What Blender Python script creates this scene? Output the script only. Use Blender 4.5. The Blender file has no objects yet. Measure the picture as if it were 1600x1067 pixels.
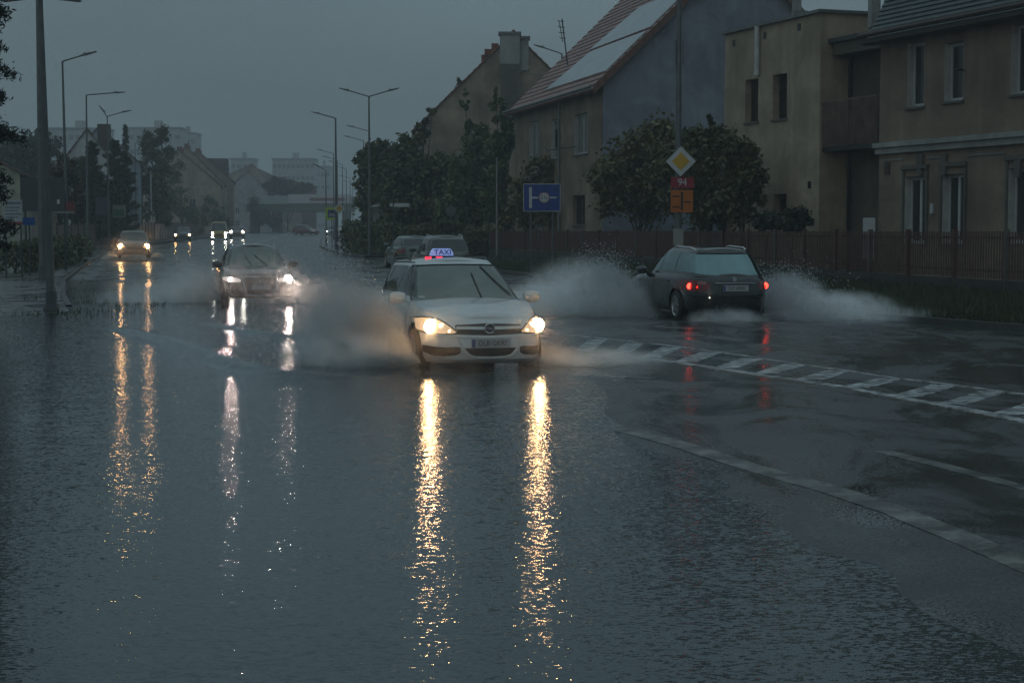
import bpy, bmesh, math, random
import numpy as np
from mathutils import Vector, Matrix, Euler
random.seed(7); RNG = np.random.default_rng(11)
SC = bpy.context.scene; COL = SC.collection
R = math.radians

# ------------------------------------------------------------------ camera
PITCH = math.atan(173.5/2700.0); CAMZ = 1.8
cam_d = bpy.data.cameras.new('camera'); cam = bpy.data.objects.new('camera', cam_d); COL.objects.link(cam)
cam.location = (0, 0, CAMZ); cam.rotation_euler = (R(90)-PITCH, 0, 0)
cam_d.sensor_width = 36.0; cam_d.lens = 36.0*2700/1600; cam_d.clip_start = .1; cam_d.clip_end = 6000
SC.camera = cam
# ------------------------------------------------------------------ sky, sun, exposure
W = bpy.data.worlds.new('World'); SC.world = W; W.use_nodes = True
nt = W.node_tree; nt.nodes.clear()
SUN_EL, SUN_ROT = R(9), R(200)
sky = nt.nodes.new('ShaderNodeTexSky'); sky.sky_type = 'NISHITA'; sky.sun_disc = False
sky.sun_elevation = SUN_EL; sky.sun_rotation = SUN_ROT; sky.air_density = 1.0; sky.dust_density = 4.0; sky.ozone_density = 3.0
mixn = nt.nodes.new('ShaderNodeMix'); mixn.data_type = 'RGBA'; mixn.inputs[0].default_value = .93
mixn.inputs[7].default_value = (1.60, 2.36, 2.74, 1)      # thick even rain cloud
bgn = nt.nodes.new('ShaderNodeBackground'); bgn.inputs[1].default_value = .083
outw = nt.nodes.new('ShaderNodeOutputWorld')
wtc = nt.nodes.new('ShaderNodeTexCoord'); wmp = nt.nodes.new('ShaderNodeMapping'); wmp.inputs['Scale'].default_value = (2.0, 2.0, 7.0); wn = nt.nodes.new('ShaderNodeTexNoise'); wn.inputs['Scale'].default_value = 1.6; wn.inputs['Detail'].default_value = 5
wr = nt.nodes.new('ShaderNodeMapRange'); wr.inputs[1].default_value = .3; wr.inputs[2].default_value = .7; wr.inputs[3].default_value = .86; wr.inputs[4].default_value = 1.12      # ragged cloud base
wv = nt.nodes.new('ShaderNodeVectorMath'); wv.operation = 'SCALE'; wv.inputs[0].default_value = (1.70, 2.36, 2.64)
nt.links.new(wtc.outputs['Generated'], wmp.inputs[0]); nt.links.new(wmp.outputs[0], wn.inputs['Vector']); nt.links.new(wn.outputs['Fac'], wr.inputs[0]); wsx = nt.nodes.new('ShaderNodeSeparateXYZ'); nt.links.new(wtc.outputs['Generated'], wsx.inputs[0])
wze = nt.nodes.new('ShaderNodeMapRange'); wze.inputs[1].default_value = 0; wze.inputs[2].default_value = 1; wze.inputs[3].default_value = .86; wze.inputs[4].default_value = 2.5; nt.links.new(wsx.outputs['Z'], wze.inputs[0])   # an overcast sky is brightest overhead
wzm = nt.nodes.new('ShaderNodeMath'); wzm.operation = 'MULTIPLY'; nt.links.new(wze.outputs[0], wzm.inputs[0]); nt.links.new(wr.outputs[0], wzm.inputs[1]); nt.links.new(wzm.outputs[0], wv.inputs['Scale']); nt.links.new(wv.outputs[0], mixn.inputs[7])
nt.links.new(sky.outputs[0], mixn.inputs[6]); nt.links.new(mixn.outputs[2], bgn.inputs[0]); nt.links.new(bgn.outputs[0], outw.inputs[0])
sl = bpy.data.lights.new('sun', 'SUN'); sl.energy = .03; sl.angle = R(30); sl.color = (1, .96, .9)
sun = bpy.data.objects.new('sun', sl); COL.objects.link(sun); sun.rotation_euler = (R(90)-SUN_EL, 0, R(180)-SUN_ROT)
SC.view_settings.view_transform = 'Standard'; SC.view_settings.look = 'None'
SC.view_settings.exposure = -.25; SC.view_settings.gamma = 1; SC.view_settings.use_curve_mapping = False
cy = SC.cycles; cy.max_bounces = 9; cy.diffuse_bounces = 2; cy.glossy_bounces = 3; cy.transmission_bounces = 3
cy.transparent_max_bounces = 8; cy.volume_bounces = 7; cy.sample_clamp_indirect = 20; cy.caustics_reflective = False; cy.caustics_refractive = False
cy.use_denoising = True; cy.denoising_prefilter = 'FAST'

# ------------------------------------------------------------------ pixel helpers (photo pixels, 1600 wide)
def ray(px, py):
    cx, cyy = (px-800)/2700, (533.5-py)/2700
    return Vector((cx, math.cos(PITCH)+cyy*math.sin(PITCH), -math.sin(PITCH)+cyy*math.cos(PITCH)))
def at(px, py, Y):
    d = ray(px, py); t = Y/d.y
    return Vector((d.x*t, Y, CAMZ+d.z*t))
def zp(Y): return .005*min(max(0, Y-45), 290)
def onground(px, py, off=0.0):
    Y = 40
    for _ in range(40):
        d = ray(px, py); z = zp(Y)+off
        if d.z >= -1e-4: return at(px, py, 400)
        Y = .5*Y+.5*min(900, (z-CAMZ)/d.z*d.y)
    return at(px, py, Y)
def px2w(px, Y): return (px-800)/2700*Y

# ------------------------------------------------------------------ materials
MC = {}
def pm(name, col, rough=.6, metal=0., var=.18, scale=4., bump=0., spec=.5, coat=0., trans=0., wave=None, bscale=None):
    if name in MC: return MC[name]
    m = bpy.data.materials.new(name); m.use_nodes = True; n = m.node_tree.nodes; l = m.node_tree.links
    b = n['Principled BSDF']; b.inputs['Roughness'].default_value = rough; b.inputs['Metallic'].default_value = metal
    b.inputs['Specular IOR Level'].default_value = spec; b.inputs['Coat Weight'].default_value = coat; b.inputs['Coat Roughness'].default_value = .06
    tc = n.new('ShaderNodeTexCoord'); nz = n.new('ShaderNodeTexNoise'); nz.inputs['Scale'].default_value = scale; nz.inputs['Detail'].default_value = 5
    l.new(tc.outputs['Object'], nz.inputs['Vector'])
    rp = n.new('ShaderNodeMapRange'); rp.inputs[1].default_value = .3; rp.inputs[2].default_value = .7; rp.inputs[3].default_value = 1-var; rp.inputs[4].default_value = 1+var
    l.new(nz.outputs['Fac'], rp.inputs[0])
    mu = n.new('ShaderNodeVectorMath'); mu.operation = 'SCALE'; mu.inputs[0].default_value = col[:3]
    l.new(rp.outputs[0], mu.inputs['Scale'])
    l.new(mu.outputs[0], b.inputs['Base Color'])
    if trans:
        b.inputs['Transmission Weight'].default_value = trans
    if bump:
        bm = n.new('ShaderNodeBump'); bm.inputs['Strength'].default_value = bump; bm.inputs['Distance'].default_value = .03
        n2 = n.new('ShaderNodeTexNoise'); n2.inputs['Scale'].default_value = bscale or scale*8; n2.inputs['Detail'].default_value = 4
        l.new(tc.outputs['Object'], n2.inputs['Vector']); l.new(n2.outputs['Fac'], bm.inputs['Height']); l.new(bm.outputs[0], b.inputs['Normal'])
    MC[name] = m; return m
def em(name, col, strength, base=(.8, .8, .8)):
    if name in MC: return MC[name]
    m = pm(name, base, .2, var=.02); b = m.node_tree.nodes['Principled BSDF']
    b.inputs['Emission Color'].default_value = (*col, 1); b.inputs['Emission Strength'].default_value = strength
    return m

def wear(m, under, lo=.42, hi=.50, scale=5.):
    """worn paint: the surface below shows through in ragged patches"""
    n = m.node_tree.nodes; l = m.node_tree.links; b = n['Principled BSDF']; src = b.inputs['Base Color'].links[0].from_socket
    tc = n.new('ShaderNodeTexCoord'); q = n.new('ShaderNodeTexNoise'); q.inputs['Scale'].default_value = scale; q.inputs['Detail'].default_value = 10; q.inputs['Roughness'].default_value = .72; l.new(tc.outputs['Object'], q.inputs['Vector'])
    r = n.new('ShaderNodeMapRange'); r.inputs[1].default_value = lo; r.inputs[2].default_value = hi; l.new(q.outputs['Fac'], r.inputs[0])
    x = n.new('ShaderNodeMix'); x.data_type = 'RGBA'; x.inputs[6].default_value = (*under, 1); l.new(src, x.inputs[7]); l.new(r.outputs[0], x.inputs[0]); l.new(x.outputs[2], b.inputs['Base Color'])
# ------------------------------------------------------------------ mesh builder
class MB:
    def __init__(s): s.v = []; s.f = []
    def add(s, vs, fs):
        o = len(s.v); s.v.extend([tuple(p) for p in vs]); s.f.extend([tuple(i+o for i in f) for f in fs]); return s
    def box(s, x0, x1, y0, y1, z0, z1, M=None):
        vs = [Vector(p) for p in ((x0,y0,z0),(x1,y0,z0),(x1,y1,z0),(x0,y1,z0),(x0,y0,z1),(x1,y0,z1),(x1,y1,z1),(x0,y1,z1))]
        if M is not None: vs = [M @ v for v in vs]
        return s.add(vs, [(0,3,2,1),(4,5,6,7),(0,1,5,4),(1,2,6,5),(2,3,7,6),(3,0,4,7)])
    def quad(s, a, b, c, d): return s.add([a, b, c, d], [(0,1,2,3)])
    def tube(s, pts, r, n=8, cap=True):
        pts = [Vector(p) for p in pts]; rs = r if isinstance(r, (list, tuple)) else [r]*len(pts)
        vs = []; fs = []
        for i, p in enumerate(pts):
            d = (pts[min(i+1, len(pts)-1)]-pts[max(i-1, 0)]).normalized()
            a = d.cross(Vector((0,0,1)) if abs(d.z) < .9 else Vector((1,0,0))).normalized(); b = d.cross(a)
            for k in range(n):
                t = 2*math.pi*k/n; vs.append(p+(a*math.cos(t)+b*math.sin(t))*rs[i])
        for i in range(len(pts)-1):
            for k in range(n): fs.append((i*n+k, i*n+(k+1) % n, (i+1)*n+(k+1) % n, (i+1)*n+k))
        if cap: fs.append(tuple(range(n-1, -1, -1))); fs.append(tuple(range((len(pts)-1)*n, len(pts)*n)))
        return s.add(vs, fs)
    def lathe(s, prof, n=16, M=None):                       # prof: (r, z)
        vs = []; fs = []
        for r, z in prof:
            for k in range(n):
                t = 2*math.pi*k/n; v = Vector((r*math.cos(t), r*math.sin(t), z)); vs.append(M @ v if M is not None else v)
        for i in range(len(prof)-1):
            for k in range(n): fs.append((i*n+k, i*n+(k+1) % n, (i+1)*n+(k+1) % n, (i+1)*n+k))
        fs.append(tuple(range(n-1, -1, -1))); fs.append(tuple(range((len(prof)-1)*n, len(prof)*n)))
        return s.add(vs, fs)
    def prism(s, poly, y0, y1, M=None):                     # poly in (x,z), extruded along y
        n = len(poly); vs = [Vector((x, y0, z)) for x, z in poly]+[Vector((x, y1, z)) for x, z in poly]
        if M is not None: vs = [M @ v for v in vs]
        fs = [tuple(range(n)), tuple(range(2*n-1, n-1, -1))]+[(i, i+n, (i+1) % n+n, (i+1) % n) for i in range(n)]
        return s.add(vs, fs)
    def grid(s, P, skirt=None):                             # P[i][j] -> Vector
        nu, nv = len(P), len(P[0]); vs = [p for r in P for p in r]
        fs = [(i*nv+j, (i+1)*nv+j, (i+1)*nv+j+1, i*nv+j+1) for i in range(nu-1) for j in range(nv-1)]
        if skirt is not None:
            sk = Vector(skirt)
            b = [i*nv for i in range(nu)]+[(nu-1)*nv+j for j in range(1, nv)]+[i*nv+nv-1 for i in range(nu-2, -1, -1)]+[j for j in range(nv-2, 0, -1)]
            o = len(vs); vs = vs+[Vector(vs[k])+sk for k in b]; m = len(b)
            fs += [(b[k], o+k, o+(k+1) % m, b[(k+1) % m]) for k in range(m)]
        return s.add(vs, fs)
    def build(s, name, mat, parent=None, smooth=False, loc=None, rot=None):
        me = bpy.data.meshes.new(name); me.from_pydata(s.v, [], s.f); me.materials.append(mat)
        bm = bmesh.new(); bm.from_mesh(me); bmesh.ops.recalc_face_normals(bm, faces=bm.faces); bm.to_mesh(me); bm.free()
        if smooth:
            me.polygons.foreach_set('use_smooth', [True]*len(me.polygons))
            try: me.set_sharp_from_angle(angle=R(40))
            except Exception: pass
        return link(name, me, parent, loc, rot)
def link(name, me, parent=None, loc=None, rot=None):
    o = bpy.data.objects.new(name, me); COL.objects.link(o)
    if parent is not None: o.parent = parent
    if loc is not None: o.location = loc
    if rot is not None: o.rotation_euler = rot
    return o
def npmesh(name, V, F, mat, parent=None, smooth=False):
    me = bpy.data.meshes.new(name); V = np.asarray(V, dtype=np.float32); F = np.asarray(F, dtype=np.int32); k = F.shape[1]
    me.vertices.add(len(V)); me.vertices.foreach_set('co', V.ravel())
    me.loops.add(F.size); me.loops.foreach_set('vertex_index', F.ravel())
    me.polygons.add(len(F)); me.polygons.foreach_set('loop_start', np.arange(0, F.size, k, dtype=np.int32))
    me.update(calc_edges=True)
    if smooth: me.polygons.foreach_set('use_smooth', [True]*len(me.polygons))
    me.materials.append(mat); return link(name, me, parent)
def tag(o, label, cat, group=None, kind=None):
    o['label'] = label; o['category'] = cat
    if group: o['group'] = group
    if kind: o['kind'] = kind
    return o
def thing(name, label, cat, loc=(0,0,0), rz=0, group=None):
    o = bpy.data.objects.new(name, None); COL.objects.link(o); o.location = loc; o.rotation_euler = (0, 0, rz); o.empty_display_size = .3
    return tag(o, label, cat, group)
def struct(o): o['kind'] = 'structure'; return o
def copy_tree(o, parent=None):
    c = o.copy(); COL.objects.link(c); c.parent = parent
    for ch in list(o.children): copy_tree(ch, c)
    return c
def text(name, body, size, mat, parent, M, extrude=.004, align='CENTER', sx=1.0):
    cu = bpy.data.curves.new(name, 'FONT'); cu.body = body; cu.size = size; cu.extrude = extrude; cu.align_x = align; cu.align_y = 'CENTER'
    t = bpy.data.objects.new(name, cu); COL.objects.link(t)
    me = bpy.data.meshes.new_from_object(t.evaluated_get(bpy.context.evaluated_depsgraph_get()))
    bpy.data.objects.remove(t); bpy.data.curves.remove(cu)
    me.transform(Matrix.Scale(sx, 4, (1, 0, 0))); me.transform(M); me.materials.clear(); me.materials.append(mat); me.name = name
    return link(name, me, parent)
def vnoise(x, y, seed=0):
    def h(i, j):
        n = np.sin(i*127.1+j*311.7+seed*74.7)*43758.5453; return n-np.floor(n)
    xi, yi = np.floor(x), np.floor(y); fx, fy = x-xi, y-yi; fx = fx*fx*(3-2*fx); fy = fy*fy*(3-2*fy)
    return (h(xi, yi)*(1-fx)+h(xi+1, yi)*fx)*(1-fy)+(h(xi, yi+1)*(1-fx)+h(xi+1, yi+1)*fx)*fy
def fbm(x, y, seed=0, o=4):
    a = 0; s = .5; t = 0
    for k in range(o): a = a+s*vnoise(x*2**k, y*2**k, seed+k); t += s; s *= .5
    return a/t-.5
# facing matrix: text drawn in its XY plane -> stands upright facing -Y (towards the camera)
UP = Matrix.Rotation(R(90), 4, 'X')

# ------------------------------------------------------------------ road layout in plan
RKp = np.array([(3,24),(15,17),(25,12),(31.5,9.0),(37.4,6.4),(44,4.6),(50,3.3),(57,1.9),(66,.2),(75,-2.2),(85,-4.9),(97,-8.4),(110,-11.2),(122,-13.0),(140,-15.6),(189,-20.9),(225,-24.4),(300,-29.5),(420,-36)])
LKp = np.array([(3,-16),(20,-14.5),(30,-12.5),(34,-11),(38,-9.6),(48,-12.4),(60,-15.5),(81,-20),(103,-24.5),(122,-28),(147,-31.5),(200,-37),(300,-45),(420,-51)])
def RK(Y): return np.interp(Y, RKp[:,0], RKp[:,1])
def LK(Y): return np.interp(Y, LKp[:,0], LKp[:,1])
SHp = np.array([(3,1.7),(9,1.35),(13.5,.65),(17,.4),(20,.6),(24,.4),(28,.0),(33,-1.8),(40,-4.6),(50,-8),(70,-16)])
def zpv(Y): return .005*np.clip(Y-45, 0, 290)
def zroad(X, Y):
    s = np.interp(Y, SHp[:,0], SHp[:,1]); t = np.clip((X-s+1.6)/3.4, 0, 1); t = t*t*(3-2*t)
    z = -.075+.10*t
    d = np.clip((RK(Y)-X)/2.8, 0, 1); z = np.minimum(z, -.03+.075*d)          # falls to the right-hand gutter
    z = z+.045*fbm(X*.42, Y*.22, 3)+.03*fbm(X*1.0, Y*.6, 14, 3)+.014*fbm(X*1.9, Y*1.2, 9, 3)
    return z+zpv(Y)
def strip(name, ys, xa, xb, nx, zf, mat, smooth=True):
    ys = np.asarray(ys, float); A = xa(ys); B = xb(ys); t = np.linspace(0, 1, nx)
    X = A[:,None]+(B-A)[:,None]*t[None]; Y = np.repeat(ys[:,None], nx, 1); Z = zf(X, Y)
    V = np.stack([X, Y, Z], -1).reshape(-1, 3); i = np.arange(len(ys)-1)[:,None]; j = np.arange(nx-1)[None]; a = i*nx+j
    F = np.stack([a, a+1, a+nx+1, a+nx], -1).reshape(-1, 4)
    return npmesh(name, V, F, mat, smooth=smooth)
# ------------------------------------------------------------------ ground, road, water
def water_mat():
    m = bpy.data.materials.new('flood_water'); m.use_nodes = True; nt = m.node_tree; n = nt.nodes; l = nt.links; n.clear()
    tc = n.new('ShaderNodeTexCoord'); geo = n.new('ShaderNodeNewGeometry')
    def noise(scale, detail, rough=.5):
        mp = n.new('ShaderNodeMapping'); mp.inputs['Scale'].default_value = scale; l.new(tc.outputs['Object'], mp.inputs[0])
        q = n.new('ShaderNodeTexNoise'); q.inputs['Scale'].default_value = 1; q.inputs['Detail'].default_value = detail; q.inputs['Roughness'].default_value = rough
        l.new(mp.outputs[0], q.inputs['Vector']); return q
    def vm(op, a, b=None, sc=None):
        q = n.new('ShaderNodeVectorMath'); q.operation = op
        if hasattr(a, 'links'): l.new(a, q.inputs[0])
        if b is not None:
            if hasattr(b, 'links'): l.new(b, q.inputs[1])
            else: q.inputs[1].default_value = b
        if sc is not None:
            if hasattr(sc, 'links'): l.new(sc, q.inputs['Scale'])
            else: q.inputs['Scale'].default_value = sc
        return q.outputs[0]
    fine = vm('SUBTRACT', noise((24, 42, 30), 4, .62).outputs['Color'], (.5, .5, .5))
    mid = vm('SUBTRACT', noise((3.5, 8, 3), 3, .55).outputs['Color'], (.5, .5, .5))
    reg = noise((.16, .10, .1), 3).outputs['Fac']
    rp = n.new('ShaderNodeMapRange'); l.new(reg, rp.inputs[0]); rp.inputs[1].default_value = .40; rp.inputs[2].default_value = .60; rp.inputs[3].default_value = .46; rp.inputs[4].default_value = .92
    s1 = vm('SCALE', fine, sc=rp.outputs[0]); s2 = vm('SCALE', mid, sc=.12)
    s = vm('MULTIPLY', vm('ADD', s1, s2), (.8, 1.0, 0.0))
    nrm = vm('NORMALIZE', vm('ADD', geo.outputs['Normal'], s))
    fr = n.new('ShaderNodeFresnel'); fr.inputs['IOR'].default_value = 1.45; l.new(nrm, fr.inputs['Normal'])
    gl = n.new('ShaderNodeBsdfGlossy'); gl.inputs['Roughness'].default_value = .045; gl.inputs['Color'].default_value = (.95, .97, 1, 1); l.new(nrm, gl.inputs['Normal'])
    tr = n.new('ShaderNodeBsdfTransparent'); tr.inputs['Color'].default_value = (.62, .66, .64, 1)
    df = n.new('ShaderNodeBsdfDiffuse'); df.inputs['Color'].default_value = (.10, .12, .12, 1)
    ma = n.new('ShaderNodeMixShader'); ma.inputs[0].default_value = .52; l.new(tr.outputs[0], ma.inputs[1]); l.new(df.outputs[0], ma.inputs[2])
    mb = n.new('ShaderNodeMixShader'); l.new(fr.outputs[0], mb.inputs[0]); l.new(ma.outputs[0], mb.inputs[1]); l.new(gl.outputs[0], mb.inputs[2])
    o = n.new('ShaderNodeOutputMaterial'); l.new(mb.outputs[0], o.inputs[0]); return m
def asphalt_mat(name='wet_asphalt', col=(.040, .044, .046), r0=.10, r1=.42):
    m = pm(name, col, .3, var=.4, scale=1.1); n = m.node_tree.nodes; l = m.node_tree.links; b = n['Principled BSDF']; b.inputs['Specular IOR Level'].default_value = .75
    tc = n.new('ShaderNodeTexCoord'); geo = n.new('ShaderNodeNewGeometry')
    def nz(sc, det, ro, di=0.):
        mp = n.new('ShaderNodeMapping'); mp.inputs['Scale'].default_value = sc; l.new(tc.outputs['Object'], mp.inputs[0])
        q = n.new('ShaderNodeTexNoise'); q.inputs['Scale'].default_value = 1; q.inputs['Detail'].default_value = det; q.inputs['Roughness'].default_value = ro; q.inputs['Distortion'].default_value = di; l.new(mp.outputs[0], q.inputs['Vector']); return q
    q = nz((.75, .34, 1), 9, .66, 1.6)
    rp = n.new('ShaderNodeMapRange'); rp.inputs[1].default_value = .40; rp.inputs[2].default_value = .60; rp.inputs[3].default_value = r0; rp.inputs[4].default_value = r1
    l.new(q.outputs['Fac'], rp.inputs[0]); l.new(rp.outputs[0], b.inputs['Roughness'])
    f = nz((55, 55, 55), 3, .6); sb = n.new('ShaderNodeVectorMath'); sb.operation = 'SUBTRACT'; l.new(f.outputs['Color'], sb.inputs[0]); sb.inputs[1].default_value = (.5, .5, .5)
    ra = n.new('ShaderNodeMapRange'); ra.inputs[1].default_value = .38; ra.inputs[2].default_value = .62; ra.inputs[3].default_value = .28; ra.inputs[4].default_value = .75; l.new(q.outputs['Fac'], ra.inputs[0])
    sc = n.new('ShaderNodeVectorMath'); sc.operation = 'SCALE'; l.new(sb.outputs[0], sc.inputs[0]); l.new(ra.outputs[0], sc.inputs['Scale'])
    fl = n.new('ShaderNodeVectorMath'); fl.operation = 'MULTIPLY'; l.new(sc.outputs[0], fl.inputs[0]); fl.inputs[1].default_value = (1, 1, 0)
    ad = n.new('ShaderNodeVectorMath'); ad.operation = 'ADD'; l.new(fl.outputs[0], ad.inputs[0]); l.new(geo.outputs['Normal'], ad.inputs[1])
    no = n.new('ShaderNodeVectorMath'); no.operation = 'NORMALIZE'; l.new(ad.outputs[0], no.inputs[0]); l.new(no.outputs[0], b.inputs['Normal'])
    return m
M_ROAD = asphalt_mat(); M_WATER = water_mat()
M_PAVE = asphalt_mat('wet_paving', (.05, .053, .05), .08, .45)
M_EARTH = pm('wet_earth', (.028, .028, .02), .75, var=.45, scale=.8, bump=.6, bscale=14)
M_GRASS = pm('grass_blade', (.040, .050, .018), .6, var=.5, scale=1.2)
M_KERB = pm('kerb_stone', (.05, .05, .048), .5, var=.3, scale=3, bump=.3)
M_PAINT = pm('road_paint', (.44, .46, .46), .32, var=.55, scale=5, bump=.25, bscale=40)
M_PAINTW = pm('worn_road_paint', (.19, .19, .18), .3, var=.45, scale=5, bump=.25, bscale=40)

wear(M_PAINT, (.045, .047, .047), .43, .53, 6.); wear(M_PAINTW, (.040, .042, .042), .43, .57, 3.)
YS = np.concatenate([np.arange(3, 50, .25), np.arange(50, 120, 1.0), np.arange(120, 421, 5.0)])
road = struct(strip('road', YS, LK, RK, 190, zroad, M_ROAD)); 
# open ground to the horizon, below everything else
gy = np.concatenate([np.array([-60, 0]), np.arange(10, 340, 10.), np.array([400, 700, 1500.])])
ground = struct(strip('ground', gy, lambda y: y*0-1500, lambda y: y*0+1500, 41, lambda X, Y: zpv(Y)-.22+X*0, M_EARTH))
# left pavement, broken by puddles
lp = struct(strip('pavement', np.concatenate([np.arange(3, 60, .4), np.arange(60, 300, 4.)]), lambda y: LK(y)-14, lambda y: LK(y)-.15, 34,
       lambda X, Y: .004+zpv(Y)*1.0+.06*fbm(X*.33, Y*.22, 21)+.03*fbm(X*1.3, Y*.8, 5)+.05*np.clip((Y-52)/12, 0, 1)-.06*np.clip((37-Y)/3, 0, 1), M_PAVE))
# right-hand verge with the side street behind it
verge = struct(strip('verge', np.arange(3, 86.1, .5), lambda y: RK(y)+.16, lambda y: RK(y)+60, 90,
       lambda X, Y: zpv(Y)+.07+.14*np.clip((X-RK(Y))/5, 0, 1)+.05*fbm(X*.9, Y*.9, 2), M_EARTH))
side = struct(strip('side_street', np.arange(86.4, 97.1, .5), lambda y: RK(y)+.02, lambda y: RK(y)+60, 40, lambda X, Y: zpv(Y)+.012+X*0, M_ROAD))
rp_ = struct(strip('pavement.001', np.arange(98, 330, 3.), lambda y: RK(y)+.16, lambda y: RK(y)+5.5, 8, lambda X, Y: zpv(Y)+.10+.02*fbm(X*.8, Y*.8, 2), M_PAVE))
rv_ = struct(strip('verge.001', np.arange(98, 330, 3.), lambda y: RK(y)+5.52, lambda y: RK(y)+60, 12, lambda X, Y: zpv(Y)+.16+X*0, M_EARTH))
def kerb(ys, f, dx, kh=.105):
    mb = MB(); ys = list(ys)
    for a, b in zip(ys[:-1], ys[1:]):
        xa, xb, za, zb = float(f(a))+dx, float(f(b))+dx, zp(a)+kh, zp(b)+kh
        L = [(xa,a,za-.3),(xa+.15,a,za-.3),(xa+.15,a,za),(xa,a,za),(xb,b,zb-.3),(xb+.15,b,zb-.3),(xb+.15,b,zb),(xb,b,zb)]
        mb.add(L, [(3,2,6,7),(0,3,7,4),(1,5,6,2)])
    return struct(mb.build('kerb', M_KERB))
kerb(np.arange(24, 86.1, 1.0), RK, 0); kerb(np.arange(97, 330, 3.), RK, 0); kerb(np.arange(41, 130, 1.0), LK, -.15, .035)

# flood water: a level sheet with the wakes of the cars raised in it
def polyw(pts): return np.array([[p.x, p.y] for p in (onground(x, y) for x, y in pts)])
wakes = [(polyw([(150,508),(205,517),(262,531),(320,549),(372,571),(440,583),(520,589),(600,590)]), .055, .10),
         (polyw([(330,503),(385,516),(440,524),(500,528)]), .045, .12),
         (polyw([(300,556),(350,566),(400,577)]), .03, .09),
         (polyw([(905,586),(960,592),(1030,606)]), .022, .09)]
xs = np.concatenate([np.arange(-34, -14, .8), np.arange(-14, 6, .11), np.arange(6, 16, .5)])
ys = np.concatenate([np.arange(2, 15, .4), np.arange(15, 46, .11), np.arange(46, 63, .5)])
X, Y = np.meshgrid(xs, ys); Z = np.zeros_like(X)
for pl, amp, wd in wakes:
    best = np.full(X.shape, 1e9); sg = np.zeros_like(X); en = np.zeros_like(X); tot = len(pl)-1
    for k in range(tot):
        a, b = pl[k], pl[k+1]; d = b-a; L2 = (d**2).sum(); t = np.clip(((X-a[0])*d[0]+(Y-a[1])*d[1])/L2, 0, 1)
        dx, dy = X-a[0]-t*d[0], Y-a[1]-t*d[1]; D = np.hypot(dx, dy); q = D < best
        best = np.where(q, D, best); sg = np.where(q, np.sign(dx*d[1]-dy*d[0])*D, sg); en = np.where(q, (k+t)/tot, en)
    e = np.clip(np.minimum(en, 1-en)*5, 0, 1); wob = .6+.8*(fbm(X*2.5, Y*2.5, 4)+.3)
    Z += amp*e*wob*(np.exp(-(best/wd)**2)-.55*np.exp(-((sg-2.2*wd)/(1.3*wd))**2)+.35*np.exp(-((sg+2.6*wd)/(1.2*wd))**2))
nx = len(xs); i = np.arange(len(ys)-1)[:,None]; j = np.arange(nx-1)[None]; a = i*nx+j
water = struct(npmesh('water', np.stack([X, Y, Z], -1).reshape(-1, 3), np.stack([a, a+1, a+nx+1, a+nx], -1).reshape(-1, 4), M_WATER, smooth=True))

# painted markings, laid 4 mm above the asphalt that carries them
def zr1(x, y): return float(zroad(np.array([x]), np.array([y]))[0])
def band(mb, pts, w, h=.005, seg=.4):
    P = [Vector((p[0], p[1], 0)) for p in pts]; D = []
    for a, b in zip(P[:-1], P[1:]):
        n = max(1, int((b-a).length/seg)); D += [a.lerp(b, k/n) for k in range(n)]
    D.append(P[-1]); vs = []; fs = []
    for k, p in enumerate(D):
        d = (D[min(k+1, len(D)-1)]-D[max(k-1, 0)]).normalized(); nrm = Vector((-d.y, d.x, 0))*w/2
        for q in (p-nrm, p, p+nrm): vs.append((q.x, q.y, zr1(q.x, q.y)+h))
    for k in range(len(D)-1):
        o = k*3; fs += [(o, o+1, o+4, o+3), (o+1, o+2, o+5, o+4)]; q = len(vs); vs += [(vs[o+e][0], vs[o+e][1], vs[o+e][2]-.04) for e in (0, 3, 2, 5)]; fs += [(o, o+3, q+1, q), (o+5, o+2, q+2, q+3)]
    mb.add(vs, fs)
def gpts(pp): return [tuple(onground(x, y, .03).xy) for x, y in pp]
mb = MB(); band(mb, gpts([(905,640),(960,662),(1080,697),(1170,724),(1290,762),(1400,801),(1500,840),(1600,881),(1750,945)]), .21); struct(mb.build('edge_line', M_PAINTW))
mb = MB(); band(mb, gpts([(1378,704),(1470,726),(1600,761),(1740,800)]), .15); struct(mb.build('lane_dash', M_PAINTW))
mb = MB(); band(mb, gpts([(930,583),(975,586),(1022,590)]), .16); struct(mb.build('lane_dash.001', M_PAINTW))
lowp = [(700,528),(790,537),(880,546),(942,554),(1040,565),(1120,576),(1200,587),(1300,602),(1400,618),(1500,637),(1600,657),(1750,690)]
uppp = [(700,510),(790,516),(870,521),(960,531),(1040,540),(1120,549),(1200,561),(1300,575),(1400,590),(1500,602),(1600,615),(1750,636)]
mb = MB(); band(mb, gpts(lowp), .17); band(mb, gpts(uppp), .10)
lo = np.array(lowp, float); up = np.array(uppp, float)
for xl in (905, 960, 1012, 1068, 1130, 1192, 1255, 1330, 1408, 1478, 1565, 1640):
    yl = np.interp(xl, lo[:,0], lo[:,1]); xu = xl+28+(xl-880)*.075; yu = np.interp(xu, up[:,0], up[:,1])
    yl2 = yl-.08*(yl-yu); xl2 = xl+.08*(xu-xl); band(mb, gpts([(xl2, yl2), (xu, yu+.10*(yl-yu))]), .30)
struct(mb.build('hatched_island', M_PAINT))
mb = MB(); band(mb, gpts([(455,447),(520,455),(590,466)]), .14); band(mb, gpts([(505,424),(545,431),(592,441)]), .14); struct(mb.build('lane_line', M_PAINT))
mb = MB(); band(mb, gpts([(430,388),(428,396),(450,405),(500,413),(560,420)]), .16); struct(mb.build('lane_line.001', M_PAINTW))
mb = MB(); band(mb, gpts([(384,383),(405,377),(425,371),(450,365)]), .22); struct(mb.build('centre_line', M_PAINT))

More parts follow.
